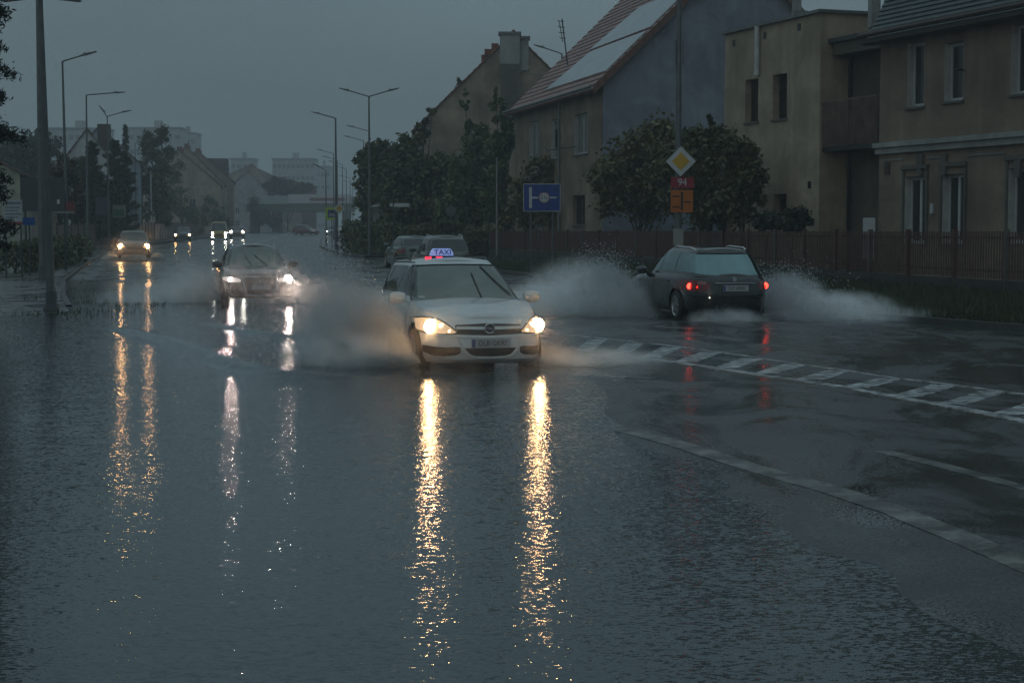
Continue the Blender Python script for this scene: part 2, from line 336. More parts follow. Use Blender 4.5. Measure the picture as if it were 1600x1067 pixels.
# grass: blades on the verge and tufts on the left pavement
def blades(name, cx, cy, h, label, mat=M_GRASS, zf=None):
    n = len(cx); a = RNG.uniform(0, 6.28, n); w = RNG.uniform(.008, .02, n); lean = RNG.uniform(0, .6, n)*h; b = RNG.uniform(0, 6.28, n); z = zf(cx, cy)-.01
    V = np.empty((n, 3, 3)); V[:,0] = np.stack([cx+np.cos(a)*w, cy+np.sin(a)*w, z], -1); V[:,1] = np.stack([cx-np.cos(a)*w, cy-np.sin(a)*w, z], -1)
    V[:,2] = np.stack([cx+np.cos(b)*lean, cy+np.sin(b)*lean, z+h], -1)
    o = npmesh(name, V.reshape(-1, 3), np.arange(3*n).reshape(-1, 3), mat); return tag(o, label, 'grass', kind='stuff')
n = 46000; cy_ = 86-58*RNG.random(n)**.6; cx_ = RK(cy_)+.3+RNG.random(n)**1.2*7.5
zv = lambda X, Y: zpv(Y)+.07+.14*np.clip((X-RK(Y))/5, 0, 1)+.05*fbm(X*.9, Y*.9, 2)
blades('grass', cx_, cy_, RNG.uniform(.06, .26, n)*(.6+.9*(fbm(cx_*.5, cy_*.5, 8)+.5)), 'dark rough grass on the verge below the brown fence', zf=zv)
tc_ = [(-9.85,37.6,.7),(-9.4,38.0,.8),(-9.0,41.4,.6),(-12.6,46,.6),(-10.4,43.5,.5),(-12.2,50,.9),(-15,58,.8),(-19.4,79,1.6),(-22.5,90,1.4)]
gx = np.concatenate([x+RNG.normal(0, r*.9, 110) for x, y, r in tc_]); gyy = np.concatenate([y+RNG.normal(0, r*1.3, 110) for x, y, r in tc_])
blades('grass_tufts', gx, gyy, RNG.uniform(.03, .11, len(gx)), 'wet grass tufts along the flooded left kerb', zf=lambda X, Y: zpv(Y)+.0+X*0)
n = 9000; cy_ = RNG.uniform(98, 118, n); cx_ = RK(cy_)+3.6+RNG.random(n)*9
blades('grass_patch', cx_, cy_, RNG.uniform(.08, .35, n), 'yellowish grass at the side street corner by the hedge', pm('dry_grass', (.085, .07, .02), .6, var=.4), zf=lambda X, Y: zpv(Y)+.12+X*0)
# ------------------------------------------------------------------ cars
M_GLASS = pm('car_glass', (.012, .015, .015), .04, var=.05, spec=.9)
M_WSCREEN = pm('windscreen_glass', (.10, .12, .105), .07, var=.35, scale=2.2, spec=1.0)
M_TYRE = pm('tyre_rubber', (.015, .015, .015), .55, var=.2)
M_RIM = pm('alloy', (.45, .46, .47), .3, metal=.8, var=.1)
M_TRIM = pm('black_trim', (.012, .012, .012), .4, var=.2)
M_GRILLE = pm('grille_black', (.016, .014, .012), .5, var=.3, scale=20)
M_CHROME = pm('chrome', (.7, .72, .74), .15, metal=.9, var=.05)
M_PLATE = pm('plate_white', (.42, .43, .44), .35, var=.06)
M_PBLUE = pm('plate_blue', (.03, .06, .25), .4, var=.1)
M_INK = pm('black_ink', (.012, .012, .014), .6, var=.1)
M_REDLENS = pm('red_lens', (.16, .008, .01), .12, var=.1, coat=.5)
E_RED = em('tail_lamp_lit', (1, .035, .02), 9, (.3, .01, .01))
def paint(name, col, rough=.22, metal=.0): return pm(name, col, rough, metal=metal, var=.06, scale=6, coat=.8)
def sgp(v, p): return math.copysign(abs(v)**p, v)
class Car:
    """ring-stack shells: a lower body and a greenhouse; details are laid on them by (y,z) or (x,z) look-up"""
    def __init__(s, L, Wd, belt, roof, gf, gr, wt, zb=.2, n=4.2, ng=5.0, nose=(-.10,-.02,0,-.02,-.06,-.12,-.24), tail=(-.10,-.02,0,0,-.02,-.05,-.12), crown=.055):
        s.L = L; s.W = Wd; s.bx, s.bz = zip(*belt); s.rx, s.rz = zip(*roof); s.gf = gf; s.gr = gr; s.wt = wt; s.zb = zb; s.n = n; s.ng = ng
        s.vs = (0, .12, .35, .58, .76, .9, 1.0); s.nose = nose; s.tail = tail; s.wf = (.93, .975, 1.0, 1.0, .988, .968, .925); s.crown = crown
    def belt(s, x): return float(np.interp(x, s.bx, s.bz))
    def roofz(s, x): return float(np.interp(x, s.rx, s.rz))
    def low(s, v):
        xf = s.L/2+float(np.interp(v, s.vs, s.nose)); xr = -s.L/2-float(np.interp(v, s.vs, s.tail)); w = s.W/2*float(np.interp(v, s.vs, s.wf)); return xf, xr, w
    def gh(s, v):                                            # greenhouse ring: raked front and rear, tumblehome
        xf = float(np.interp(v, (0, .9, 1), (s.gf[0], s.gf[1]+.03, s.gf[1]-.10))); xr = float(np.interp(v, (0, .9, 1), (s.gr[0], s.gr[1]-.01, s.gr[1]+.10)))
        w = float(np.interp(v, (0, .5, .88, 1), (s.wt[0], s.wt[0]*.55+s.wt[1]*.45, s.wt[1], s.wt[1]-.10)))/2; return xf, xr, w
    def fx(s, xf, xr, w, y, n):
        a = (xf-xr)/2; return (xf+xr)/2+a*max(0, 1-abs(min(.9999, abs(y)/w))**n)**(1/n)
    def front(s, y, z):
        x = s.L/2-.05
        for _ in range(8):
            v = min(1, max(0, (z-s.zb)/(s.belt(x)-s.zb))); xf, xr, w = s.low(v); x = .5*x+.5*s.fx(xf, xr, w, y, s.n)
        return Vector((x, y, z))
    def rear(s, y, z):
        x = -s.L/2+.05
        for _ in range(8):
            v = min(1, max(0, (z-s.zb)/(s.belt(x)-s.zb))); xf, xr, w = s.low(v); x = .5*x+.5*(xf+xr-s.fx(xf, xr, w, y, s.n))
        return Vector((x, y, z))
    def side(s, x, z, sg):
        v = min(1, max(0, (z-s.zb)/(s.belt(x)-s.zb))); xf, xr, w = s.low(v); a = (xf-xr)/2
        return Vector((x, sg*w*max(0, 1-min(.9999, abs((x-(xf+xr)/2)/a))**s.n)**(1/s.n), z))
    def gz(s, x, v): b = s.belt(x)-.015; return b+v*(s.roofz(x)-b)
    def gfront(s, t, v):
        xf, xr, w = s.gh(v); y = t*w; x = s.fx(xf, xr, w, y, s.ng); return Vector((x, y, s.gz(x, v)))
    def grear(s, t, v):
        xf, xr, w = s.gh(v); y = t*w; x = xf+xr-s.fx(xf, xr, w, y, s.ng); return Vector((x, y, s.gz(x, v)))
    def gside(s, x, v, sg):
        xf, xr, w = s.gh(v); a = (xf-xr)/2
        return Vector((x, sg*w*max(0, 1-min(.9999, abs((x-(xf+xr)/2)/a))**s.ng)**(1/s.ng), s.gz(x, v)))
    def shell(s, mb, rings, n, zf, top):
        N = 96; vs = []; fs = []
        for xf, xr, w, v in rings:
            for k in range(N):
                t = 2*math.pi*(k)/N; a = (xf-xr)/2; x = (xf+xr)/2+a*sgp(math.cos(t), 2/n); y = w*sgp(math.sin(t), 2/n); vs.append((x, y, zf(x, v)))
        m = len(rings)
        for i in range(m-1):
            for k in range(N): fs.append((i*N+k, i*N+(k+1) % N, (i+1)*N+(k+1) % N, (i+1)*N+k))
        def deck(i, crown, flip):                            # bridge left and right edge points of ring i
            T = 8; base = i*N; idx = {}
            for k in range(0, N//2+1):
                a = vs[base+k]; b = vs[base+(N-k) % N]
                for t in range(T+1):
                    if t == 0: idx[k, t] = base+k
                    elif t == T: idx[k, t] = base+(N-k) % N
                    elif k in (0, N//2): idx[k, t] = base+k
                    else:
                        u = t/T; x = a[0]; wq = 1-(2*u-1)**2; vs.append((x, a[1]+(b[1]-a[1])*u, a[2]+crown*wq*min(1, abs(a[1]-b[1])/1.0))); idx[k, t] = len(vs)-1
            for k in range(N//2):
                for t in range(T):
                    q = [idx[k, t], idx[k, t+1], idx[k+1, t+1], idx[k+1, t]]; q = list(dict.fromkeys(q))
                    if len(q) > 2: fs.append(tuple(q if flip else q[::-1]))
        deck(m-1, top, False); deck(0, 0, True)
        mb.add(vs, fs)
    def body(s, mat, parent, wheels, wr):
        mb = MB(); V = (0, .05, .12, .24, .35, .46, .58, .67, .76, .83, .9, .95, .98, 1.0)
        s.shell(mb, [(*s.low(v), v) for v in V], s.n, lambda x, v: s.zb+v*(s.belt(x)-s.zb), s.crown)
        lo = mb.build('body', mat, None, smooth=True)
        for x in wheels:
            for sg in (-1, 1):
                c = MB(); c.lathe([(wr+.055, -.17), (wr+.055, .3)], 32, Matrix.Translation((x, sg*(s.W/2-.08), wr)) @ Matrix.Rotation(-sg*R(90), 4, 'X'))
                co = c.build('cutter', mat); md = lo.modifiers.new('b', 'BOOLEAN'); md.object = co; md.solver = 'EXACT'; md.operation = 'DIFFERENCE'
        dg = bpy.context.evaluated_depsgraph_get(); me = bpy.data.meshes.new_from_object(lo.evaluated_get(dg))
        for md in list(lo.modifiers): co = md.object; lo.modifiers.remove(md); bpy.data.objects.remove(co)
        bpy.data.objects.remove(lo)
        mb2 = MB(); s.shell(mb2, [(*s.gh(v), v) for v in (0, .15, .3, .45, .6, .75, .84, .9, .94, .97, .99, 1.0)], s.ng, s.gz, .05)
        gm = bpy.data.meshes.new('g'); gm.from_pydata(mb2.v, [], mb2.f)
        bm = bmesh.new(); bm.from_mesh(me); bm.from_mesh(gm); bmesh.ops.recalc_face_normals(bm, faces=bm.faces); bm.to_mesh(me); bm.free()
        me.polygons.foreach_set('use_smooth', [True]*len(me.polygons)); me.set_sharp_from_angle(angle=R(38)); me.materials.clear(); me.materials.append(mat)
        me.name = 'body'; return link('body', me, parent)
    def patch(s, f, knots, lo, up, off, name, mat, parent, nu=22, nv=7, depth=.02):
        us = np.linspace(knots[0], knots[-1], nu); P = []
        for u in us:
            a = np.interp(u, knots, lo); b = np.interp(u, knots, up); P.append([f(u, a+(b-a)*j/(nv-1))+off for j in range(nv)])
        o = Vector(off).normalized()*depth; mb = MB(); mb.grid(P, skirt=-o); return mb.build(name, mat, parent, smooth=True)
def wheel(parent, x, y, r, sg, wd=.2):
    M = Matrix.Translation((x, y, r)) @ Matrix.Rotation(-sg*R(90), 4, 'X')
    h = wd/2; w = MB().lathe([(r*.62, -h), (r*.9, -h), (r*.98, -h*.8), (r, -h*.4), (r, h*.4), (r*.98, h*.8), (r*.9, h), (r*.62, h), (r*.6, h*.8)], 32, M).build('wheel', M_TYRE, parent, smooth=True)
    mb = MB(); mb.lathe([(r*.08, h*.78), (r*.60, h*.3)], 20, M); mb.lathe([(r*.56, h*.2), (r*.645, h*.2), (r*.645, h*1.03), (r*.60, h*1.03), (r*.56, h*.8)], 28, M)
    for k in range(7):
        mb.box(-.03, .03, 0, r*.6, h*.55, h*.95, M @ Matrix.Rotation(k*2*math.pi/7, 4, 'Z'))
    mb.build('rim', M_RIM, w); return w
def mirror(c, parent, mat, sg, x, y, z):
    mb = MB(); P = []
    for i in range(9):
        t = math.pi*i/8
        P.append([Vector((x-.06*math.cos(t)*1.0, 0, 0))+Vector((math.sin(t)*.0, 0, 0)) for _ in range(1)])
    mb2 = MB(); prof = [(.02, -.12), (.065, -.10), (.085, -.03), (.085, .05), (.06, .11), (.02, .125)]
    mb2.lathe(prof, 14, Matrix.Translation((x, sg*(y+.085), z)) @ Matrix.Rotation(sg*R(-90), 4, 'X') @ Matrix.Scale(.75, 4, (1, 0, 0)))
    mb2.tube([(x, sg*(y-.06), z-.04), (x, sg*(y+.06), z-.04)], .025, 6)
    return mb2.build('wing_mirror', mat, parent, smooth=True)
def plate(parent, x, y, z, face, txt, wdt=.52, ht=.114, tilt=0):
    # face +1: front of the car (text read from +x), -1: rear
    M = Matrix.Translation((x, y, z)) @ Matrix.Rotation(R(90)*face, 4, 'Z') @ UP
    p = MB().box(-wdt/2, wdt/2, -ht/2, ht/2, -.012, .008, M).build('licence_plate', M_PLATE, parent)
    MB().box(-wdt/2+.006, -wdt/2+.05, -ht/2+.006, ht/2-.006, .0085, .0105, M).build('country_band', M_PBLUE, p)
    if txt: text('lettering', txt, .098, M_INK, p, M @ Matrix.Translation((.022, -.002, .010)), .001, sx=.86)
    return p
def lamp(parent, p, r, mat, name='bulb', dirx=1, d=.015):
    M = Matrix.Translation(p) @ Matrix.Rotation(R(90)*dirx, 4, 'Y')
    return MB().lathe([(r, -.004), (r, 0), (r*.6, .002), (r*.1, .003)], 18, M).build(name, mat, parent, smooth=True)
def rails(c, parent, mat, x0, x1, inset=.07):
    for sg in (-1, 1):
        pts = []
        for i in range(13):
            x = x0+(x1-x0)*i/12; p = c.gside(x, .985, sg); lift = .045*(min(1, min(i, 12-i)/1.5)); pts.append(p+Vector((0, -sg*inset*.2, lift)))
        MB().tube(pts, .016, 8).build('roof_rail', mat, parent, smooth=True)
def sidewins(c, parent, spans, v0=.14, v1=.86, mat=M_GLASS):
    for sg in (-1, 1):
        for (xa0, xa1, xb0, xb1) in spans:                   # bottom from xa0..xa1, top from xb0..xb1
            P = []
            for i in range(13):
                u = i/12; col = []
                for j in range(8):
                    q = j/7; v = v0+(v1-v0)*q; x = (xa0+(xa1-xa0)*u)*(1-q)+(xb0+(xb1-xb0)*u)*q; col.append(c.gside(x, v, sg)+Vector((0, sg*.006, .001)))
                P.append(col)
            MB().grid(P, skirt=(0, -sg*.02, 0)).build('side_window', mat, parent, smooth=True)
def seams(c, parent, xs, mat=M_TRIM):
    for x in xs:
        for sg in (-1, 1):
            zt = c.belt(x)-.02; MB().tube([c.side(x+.02*math.sin((z-.3)*3), z, sg)+Vector((0, sg*.001, 0)) for z in np.linspace(c.zb+.1, zt, 8)], .004, 5).build('door_seam', mat, parent)
def handles(c, parent, xs, mat):
    for x in xs:
        for sg in (-1, 1):
            p = c.side(x, c.belt(x)-.14, sg); MB().box(p.x-.1, p.x+.1, p.y-.012, p.y+.022, p.z-.014, p.z+.014).build('door_handle', mat, parent)
def wipers(c, parent, specs):
    for (t0, v0, t1, v1) in specs:
        pts = [c.gfront(t0+(t1-t0)*i/6, v0+(v1-v0)*i/6)+Vector((.018, 0, .014)) for i in range(7)]
        MB().tube(pts, .009, 5).build('wiper', M_TRIM, parent)
def outline(c, f, knots, lo, up, off, r, name, mat, parent, closed=True, n=24):
    us = np.linspace(knots[0], knots[-1], n); P = [f(u, np.interp(u, knots, lo))+Vector(off) for u in us]; Q = [f(u, np.interp(u, knots, up))+Vector(off) for u in us]
    return MB().tube(P+Q[::-1]+[P[0]] if closed else P, r, 6).build(name, mat, parent, smooth=True)

def finish_car(root, c, mat, wheels, wr):
    b = c.body(mat, root, wheels, wr)
    for x in wheels:
        for sg in (-1, 1): wheel(root, x, sg*(c.W/2-.12), wr, sg)
    return b
def head(x, y, z, psi, front=True): return (x, y, z), math.atan2(-math.cos(psi), math.sin(psi)) if front else math.atan2(math.cos(psi), -math.sin(psi))
FO = Vector((.006, 0, .001)); RO = Vector((-.006, 0, .001)); WO = Vector((.006, 0, .006))

# ---- white estate taxi coming towards the camera
PSI = R(14); tx, ty = -.82, 24.58
loc, rz = head(tx, ty, -.10, PSI)
taxi = thing('taxi', 'white estate taxi with lit headlights ploughing through flood water', 'taxi', loc, rz)
PW = paint('white_paint', (.60, .62, .62), .22)
c = Car(4.5, 1.75, [(-2.25,.93),(-1.0,.97),(.6,.945),(1.0,.93),(1.5,.86),(1.95,.765),(2.12,.70),(2.25,.62)], [(-2.2,1.40),(-1.4,1.455),(-.4,1.475),(.3,1.45),(.6,1.40)],
        (1.08, .12), (-2.16, -1.92), (1.60, 1.24), zb=.17)
finish_car(taxi, c, PW, (1.32, -1.33), .31)
c.patch(c.gfront, (-.93, -.6, 0, .6, .93), (.04, .03, .03, .03, .04), (.86, .885, .90, .885, .86), WO, 'windscreen', M_WSCREEN, taxi)
outline(c, c.gfront, (-.945, -.6, 0, .6, .945), (.02, .015, .015, .015, .02), (.875, .905, .915, .905, .875), WO*.8, .014, 'windscreen_seal', M_TRIM, taxi)
sidewins(c, taxi, [(.72,-.20,.20,-.16),(-.26,-1.12,-.22,-1.08),(-1.2,-1.95,-1.16,-1.72)])
c.patch(c.grear, (-.88, 0, .88), (.12, .1, .12), (.8, .85, .8), RO, 'rear_window', M_GLASS, taxi)
wipers(c, taxi, [(-.30, .05, .02, .07), (.22, .06, .245, .70), (.55, .9, .86, .12)][:2]+[(.52, .86, .80, .16)])
EH = em('headlamp_lens', (1, .66, .34), .5, (.5, .45, .4)); EB = em('headlamp_bulb_warm', (1, .60, .28), 125); EI = em('side_bulb_warm', (1, .6, .25), 9)
for sg in (-1, 1):
    f = lambda u, z, sg=sg: c.front(sg*u, z)
    h = c.patch(f, (.44,.50,.56,.62,.70,.78,.835), (.575,.568,.565,.563,.565,.572,.60), (.585,.64,.69,.725,.745,.75,.73), FO, 'headlight', EH, taxi)
    lamp(h, c.front(sg*.715, .642)+Vector((.012, 0, .004)), .095, EB); lamp(h, c.front(sg*.605, .655)+Vector((.012, 0, .004)), .034, EI, 'side_bulb'); lamp(h, c.front(sg*.52, .59)+Vector((.010, 0, .004)), .018, EI, 'side_bulb')
    outline(c, f, (.425,.50,.56,.62,.70,.78,.85), (.565,.556,.553,.551,.553,.56,.59), (.585,.65,.70,.737,.757,.762,.74), FO, .009, 'lamp_surround', M_TRIM, h)
    c.patch(f, (.395,.45,.60,.72,.80), (.315,.285,.268,.275,.31), (.385,.395,.385,.39,.40), FO, 'bumper_vent', M_GRILLE, taxi)
c.patch(c.front, (-.44,0,.44), (.553,.535,.553), (.672,.69,.672), FO*.6, 'grille', M_GRILLE, taxi)
c.patch(c.front, (-.43,0,.43), (.617,.607,.617), (.652,.645,.652), Vector((.028, 0, .002)), 'grille_bar', PW, taxi, nv=4, depth=.03)
c.patch(c.front, (-.80,-.44,0,.44,.80), (.535,.508,.495,.508,.535), (.553,.538,.528,.538,.553), Vector((.02, 0, .004)), 'bumper_ridge', PW, taxi, nv=3, depth=.03, nu=30)
c.patch(c.front, (-.34,-.27,-.2,0,.2,.27,.34), (.37,.295,.272,.265,.272,.295,.37), (.378,.376,.376,.376,.376,.376,.378), FO, 'air_intake', M_GRILLE, taxi)
mbp = [c.front(sg_*y, z)+Vector((.014, 0, 0)) for sg_, y, z in [(-1,.42,.50),(-1,.385,.42),(-1,.34,.33),(-1,.29,.275),(-1,.2,.253),(1,0,.246),(1,.2,.253),(1,.29,.275),(1,.34,.33),(1,.385,.42),(1,.42,.50)]]
MB().tube(mbp, .013, 6).build('bumper_ridge', PW, taxi, smooth=True)
fp = c.front(0, .43).x; plate(taxi, fp+.035, .0, .437, 1, 'DLB GK97')
M = Matrix.Translation((c.front(0, .625).x+.055, 0, .628)) @ Matrix.Rotation(R(90), 4, 'Z') @ UP
mb = MB().tube([M @ Vector((.062*math.cos(t), .062*math.sin(t), 0)) for t in np.linspace(0, 2*math.pi, 29)], .0085, 6)
mb.add([M @ Vector(p) for p in [(-.085,.006,.004),(.0,.012,.004),(-.012,-.004,.004),(.085,-.006,.004),(.0,-.014,.004),(.012,.002,.004)]], [(0,1,5,2)[:4],(3,4,2,5)])
mb.build('bolt_emblem', M_CHROME, taxi); MB().lathe([(.056, -.03), (.056, -.004)], 20, M).build('emblem_disc', M_TRIM, taxi)
c.patch(c.gfront, (-.86, -.77), (.10, .10), (.15, .15), WO*1.6, 'windscreen_sticker', M_PLATE, taxi, nu=4, nv=3, depth=.004)
for sg in (-1, 1): mirror(c, taxi, PW, sg, .70, .86, .98)
rails(c, taxi, M_TRIM, -1.75, -.35); seams(c, taxi, (.85, -.24, -1.15)); handles(c, taxi, (-.1, -1.0), PW)
MB().tube([c.gside(x, .955, -1)+Vector((0, -.002, 0)) for x in np.linspace(-.12, -1.7, 12)], .010, 5).build('gutter_trim', M_TRIM, taxi)
# roof sign
sg_ = thing('taxi_roof_sign', 'lit pale blue roof sign reading TAXI on the white taxi', 'taxi sign', (0,0,0))
sg_.location = Matrix.Translation(loc) @ Matrix.Rotation(rz, 4, 'Z') @ Vector((-.32, -.12, 1.515)); sg_.rotation_euler = (0, 0, rz+R(6))
ES = em('taxi_sign_face', (.26, .38, 1.0), .42, (.6, .62, .7))
MS = Matrix.Rotation(R(90), 4, 'Z')
mb = MB(); mb.prism([(-.165,.02),(.165,.02),(.155,.07),(.125,.118),(.10,.125),(-.10,.125),(-.125,.118),(-.155,.07)], -.055, .055, MS); mb.build('sign_box', ES, sg_)
MB().box(-.17, .17, -.07, .07, -.002, .019, MS).build('sign_base', M_TRIM, sg_)
text('lettering', 'TAXI', .105, pm('sign_ink', (.03, .05, .22), .5), sg_, Matrix.Translation((.058, 0, .068)) @ MS @ UP, .003, sx=1.12)
for y in (-.225, -.06):
    MB().box(.075, .095, y-.045, y+.045, -.02, .008).build('red_lamp', em('red_glow', (1, .03, .06), 2.6, (.4, .02, .03)), sg_)

# ---- black estate driving away on the right
PSI2 = R(13.5); loc2, rz2 = head(3.80, 36.11, -.03, PSI2, False)
est = thing('estate_car', 'black estate car seen from behind with red tail lights lit', 'car', loc2, rz2)
PB = paint('black_paint', (.012, .013, .016), .16)
c = Car(4.85, 1.83, [(-2.42,.93),(-1.5,.955),(.3,.945),(.95,.92),(1.6,.84),(2.1,.74),(2.42,.62)], [(-2.3,1.39),(-1.6,1.44),(-.5,1.475),(.2,1.455),(.6,1.40)],
        (1.0, .15), (-2.30, -1.86), (1.58, 1.24), zb=.22, tail=(-.10,-.02,0,0,-.03,-.06,-.12))
finish_car(est, c, PB, (1.42, -1.42), .325)
GR = pm('rear_glass', (.20, .29, .30), .08, metal=1.0, var=.12, scale=1.5)
c.patch(c.grear, (-.90, -.6, 0, .6, .90), (.12, .06, .05, .06, .12), (.83, .87, .885, .87, .83), RO+Vector((0, 0, .004)), 'rear_window', GR, est)
c.patch(c.gfront, (-.9, 0, .9), (.05, .05, .05), (.86, .9, .86), WO, 'windscreen', M_GLASS, est)
sidewins(c, est, [(.72,-.10,.20,-.08),(-.16,-1.02,-.14,-.98),(-1.08,-2.02,-1.04,-1.72)], mat=GR)
mb = MB(); mb.grid([[c.grear(t, v)+Vector((-.07*(v-.86)/.14*1.0-.01, 0, .012)) for v in (.88, .92, .96, 1.0)] for t in np.linspace(-.9, .9, 15)], skirt=(.02, 0, -.03)); mb.build('roof_spoiler', PB, est, smooth=True)
ER2 = pm('tail_clear', (.32, .14, .14), .15, var=.1)
for sg in (-1, 1):
    f = lambda u, z, sg=sg: c.rear(sg*u, z)
    t = c.patch(f, (.50,.58,.68,.78,.86,.895), (.70,.655,.64,.64,.65,.67), (.80,.835,.85,.855,.855,.84), RO, 'tail_light', M_REDLENS, est)
    c.patch(f, (.56,.62,.70), (.775,.77,.77), (.825,.84,.842), RO*2, 'reverse_lens', ER2, t)
    lamp(t, c.rear(sg*.79, .735)+Vector((-.02, 0, 0)), .062, E_RED, 'lit_lamp', -1); lamp(t, c.rear(sg*.70, .72)+Vector((-.012, 0, 0)), .03, em('tail_dim', (1, .04, .02), 1.2, (.3, .01, .01)), 'lit_lamp', -1)
rx_ = c.rear(0, .80).x; MB().box(rx_-.03, rx_+.02, -.42, .42, .792, .812).build('tailgate_trim', M_CHROME, est)
plate(est, c.rear(0, .70).x-.03, 0, .70, -1, 'DLE 42932')
Mq = Matrix.Translation((c.rear(0, .88).x-.022, 0, .885)) @ Matrix.Rotation(R(-90), 4, 'Z') @ UP
mb = MB().tube([Mq @ Vector((.04*math.cos(t), .04*math.sin(t), 0)) for t in np.linspace(0, 2*math.pi, 25)], .004, 5)
for k in range(3): mb.tube([Mq @ Vector((0, 0, 0)), Mq @ Vector((.04*math.sin(k*2.0944), .04*math.cos(k*2.0944), 0))], [.006, .002], 5)
mb.build('star_emblem', M_CHROME, est)
c.patch(c.rear, (-.84,0,.84), (.52,.515,.52), (.545,.54,.545), RO*2, 'bumper_strip', M_TRIM, est, nv=3, nu=30)
for sg in (-1, 1): mirror(c, est, PB, sg, .62, .86, 1.0)
rails(c, est, M_CHROME, -1.6, -.35); seams(c, est, (.85, -.12, -1.05)); handles(c, est, (.02, -.9), PB)
lamp(est, c.rear(.52, .52)+Vector((-.02, 0, 0)), .016, em('painted_glint', (1, .95, .85), 1.5), 'glint_disc', -1)  # glint painted as emission, no lamp sits here

# ---- dark saloon estate following through the water
PSI3 = R(12); ca, sa = math.cos(PSI3), math.sin(PSI3)
loc3, rz3 = head(-6.15-sa*2.46, 42.2+ca*2.46, -.06, PSI3)
aud = thing('estate_car', 'dark grey estate car with dazzling white headlights behind the taxi', 'car', loc3, rz3)
PG = paint('graphite_paint', (.045, .043, .042), .22)
c = Car(4.93, 1.85, [(-2.46,.92),(-1.4,.95),(.4,.93),(1.0,.915),(1.6,.85),(2.15,.76),(2.3,.72),(2.46,.66)], [(-2.3,1.38),(-1.6,1.43),(-.5,1.46),(.2,1.44),(.6,1.38)], (1.0, .12), (-2.3, -1.85), (1.6, 1.22), zb=.2)
finish_car(aud, c, PG, (1.5, -1.36), .325)
c.patch(c.gfront, (-.92, -.6, 0, .6, .92), (.04, .03, .03, .03, .04), (.86, .885, .90, .885, .86), WO, 'windscreen', M_WSCREEN, aud)
sidewins(c, aud, [(.72,-.15,.20,-.12),(-.21,-1.08,-.17,-1.04),(-1.14,-2.05,-1.1,-1.75)]); wipers(c, aud, [(-.1, .05, -.36, .62), (.42, .1, -.02, .62)])
EA = em('headlamp_lens_white', (1, .86, .80), .45, (.5, .5, .5)); EAB = em('headlamp_bulb_white', (1, .76, .62), 420)
for sg in (-1, 1):
    f = lambda u, z, sg=sg: c.front(sg*u, z)
    h = c.patch(f, (.46,.55,.68,.80,.87), (.60,.595,.595,.61,.64), (.665,.70,.715,.72,.70), FO, 'headlight', EA, aud)
    lamp(h, c.front(sg*.70, .655)+Vector((.012, 0, .004)), .09 if sg > 0 else .042, EAB)
    c.patch(f, (.44,.5,.7,.80), (.30,.285,.285,.32), (.40,.42,.42,.41), FO, 'bumper_vent', M_GRILLE, aud)
    mirror(c, aud, PG, sg, .62, .87, 1.0)
c.patch(c.front, (-.41,-.36,-.3,0,.3,.36,.41), (.66,.42,.28,.27,.28,.42,.66), (.70,.705,.71,.715,.71,.705,.70), FO, 'grille', M_GRILLE, aud)
outline(c, c.front, (-.42,-.36,-.3,0,.3,.36,.42), (.66,.42,.275,.262,.275,.42,.66), (.702,.71,.717,.722,.717,.71,.702), FO*1.3, .011, 'grille_frame', M_CHROME, aud)
gx_ = c.front(0, .60).x; mb = MB()
for k in range(4): mb.tube([Vector((gx_+.03, -.12+.08*k+.052*math.cos(t), .615+.052*math.sin(t))) for t in np.linspace(0, 2*math.pi, 21)], .006, 5)
mb.build('ring_emblem', M_CHROME, aud); plate(aud, c.front(0, .47).x+.03, 0, .47, 1, '')
rails(c, aud, M_CHROME, -1.65, -.35); seams(c, aud, (.85, -.18, -1.1))

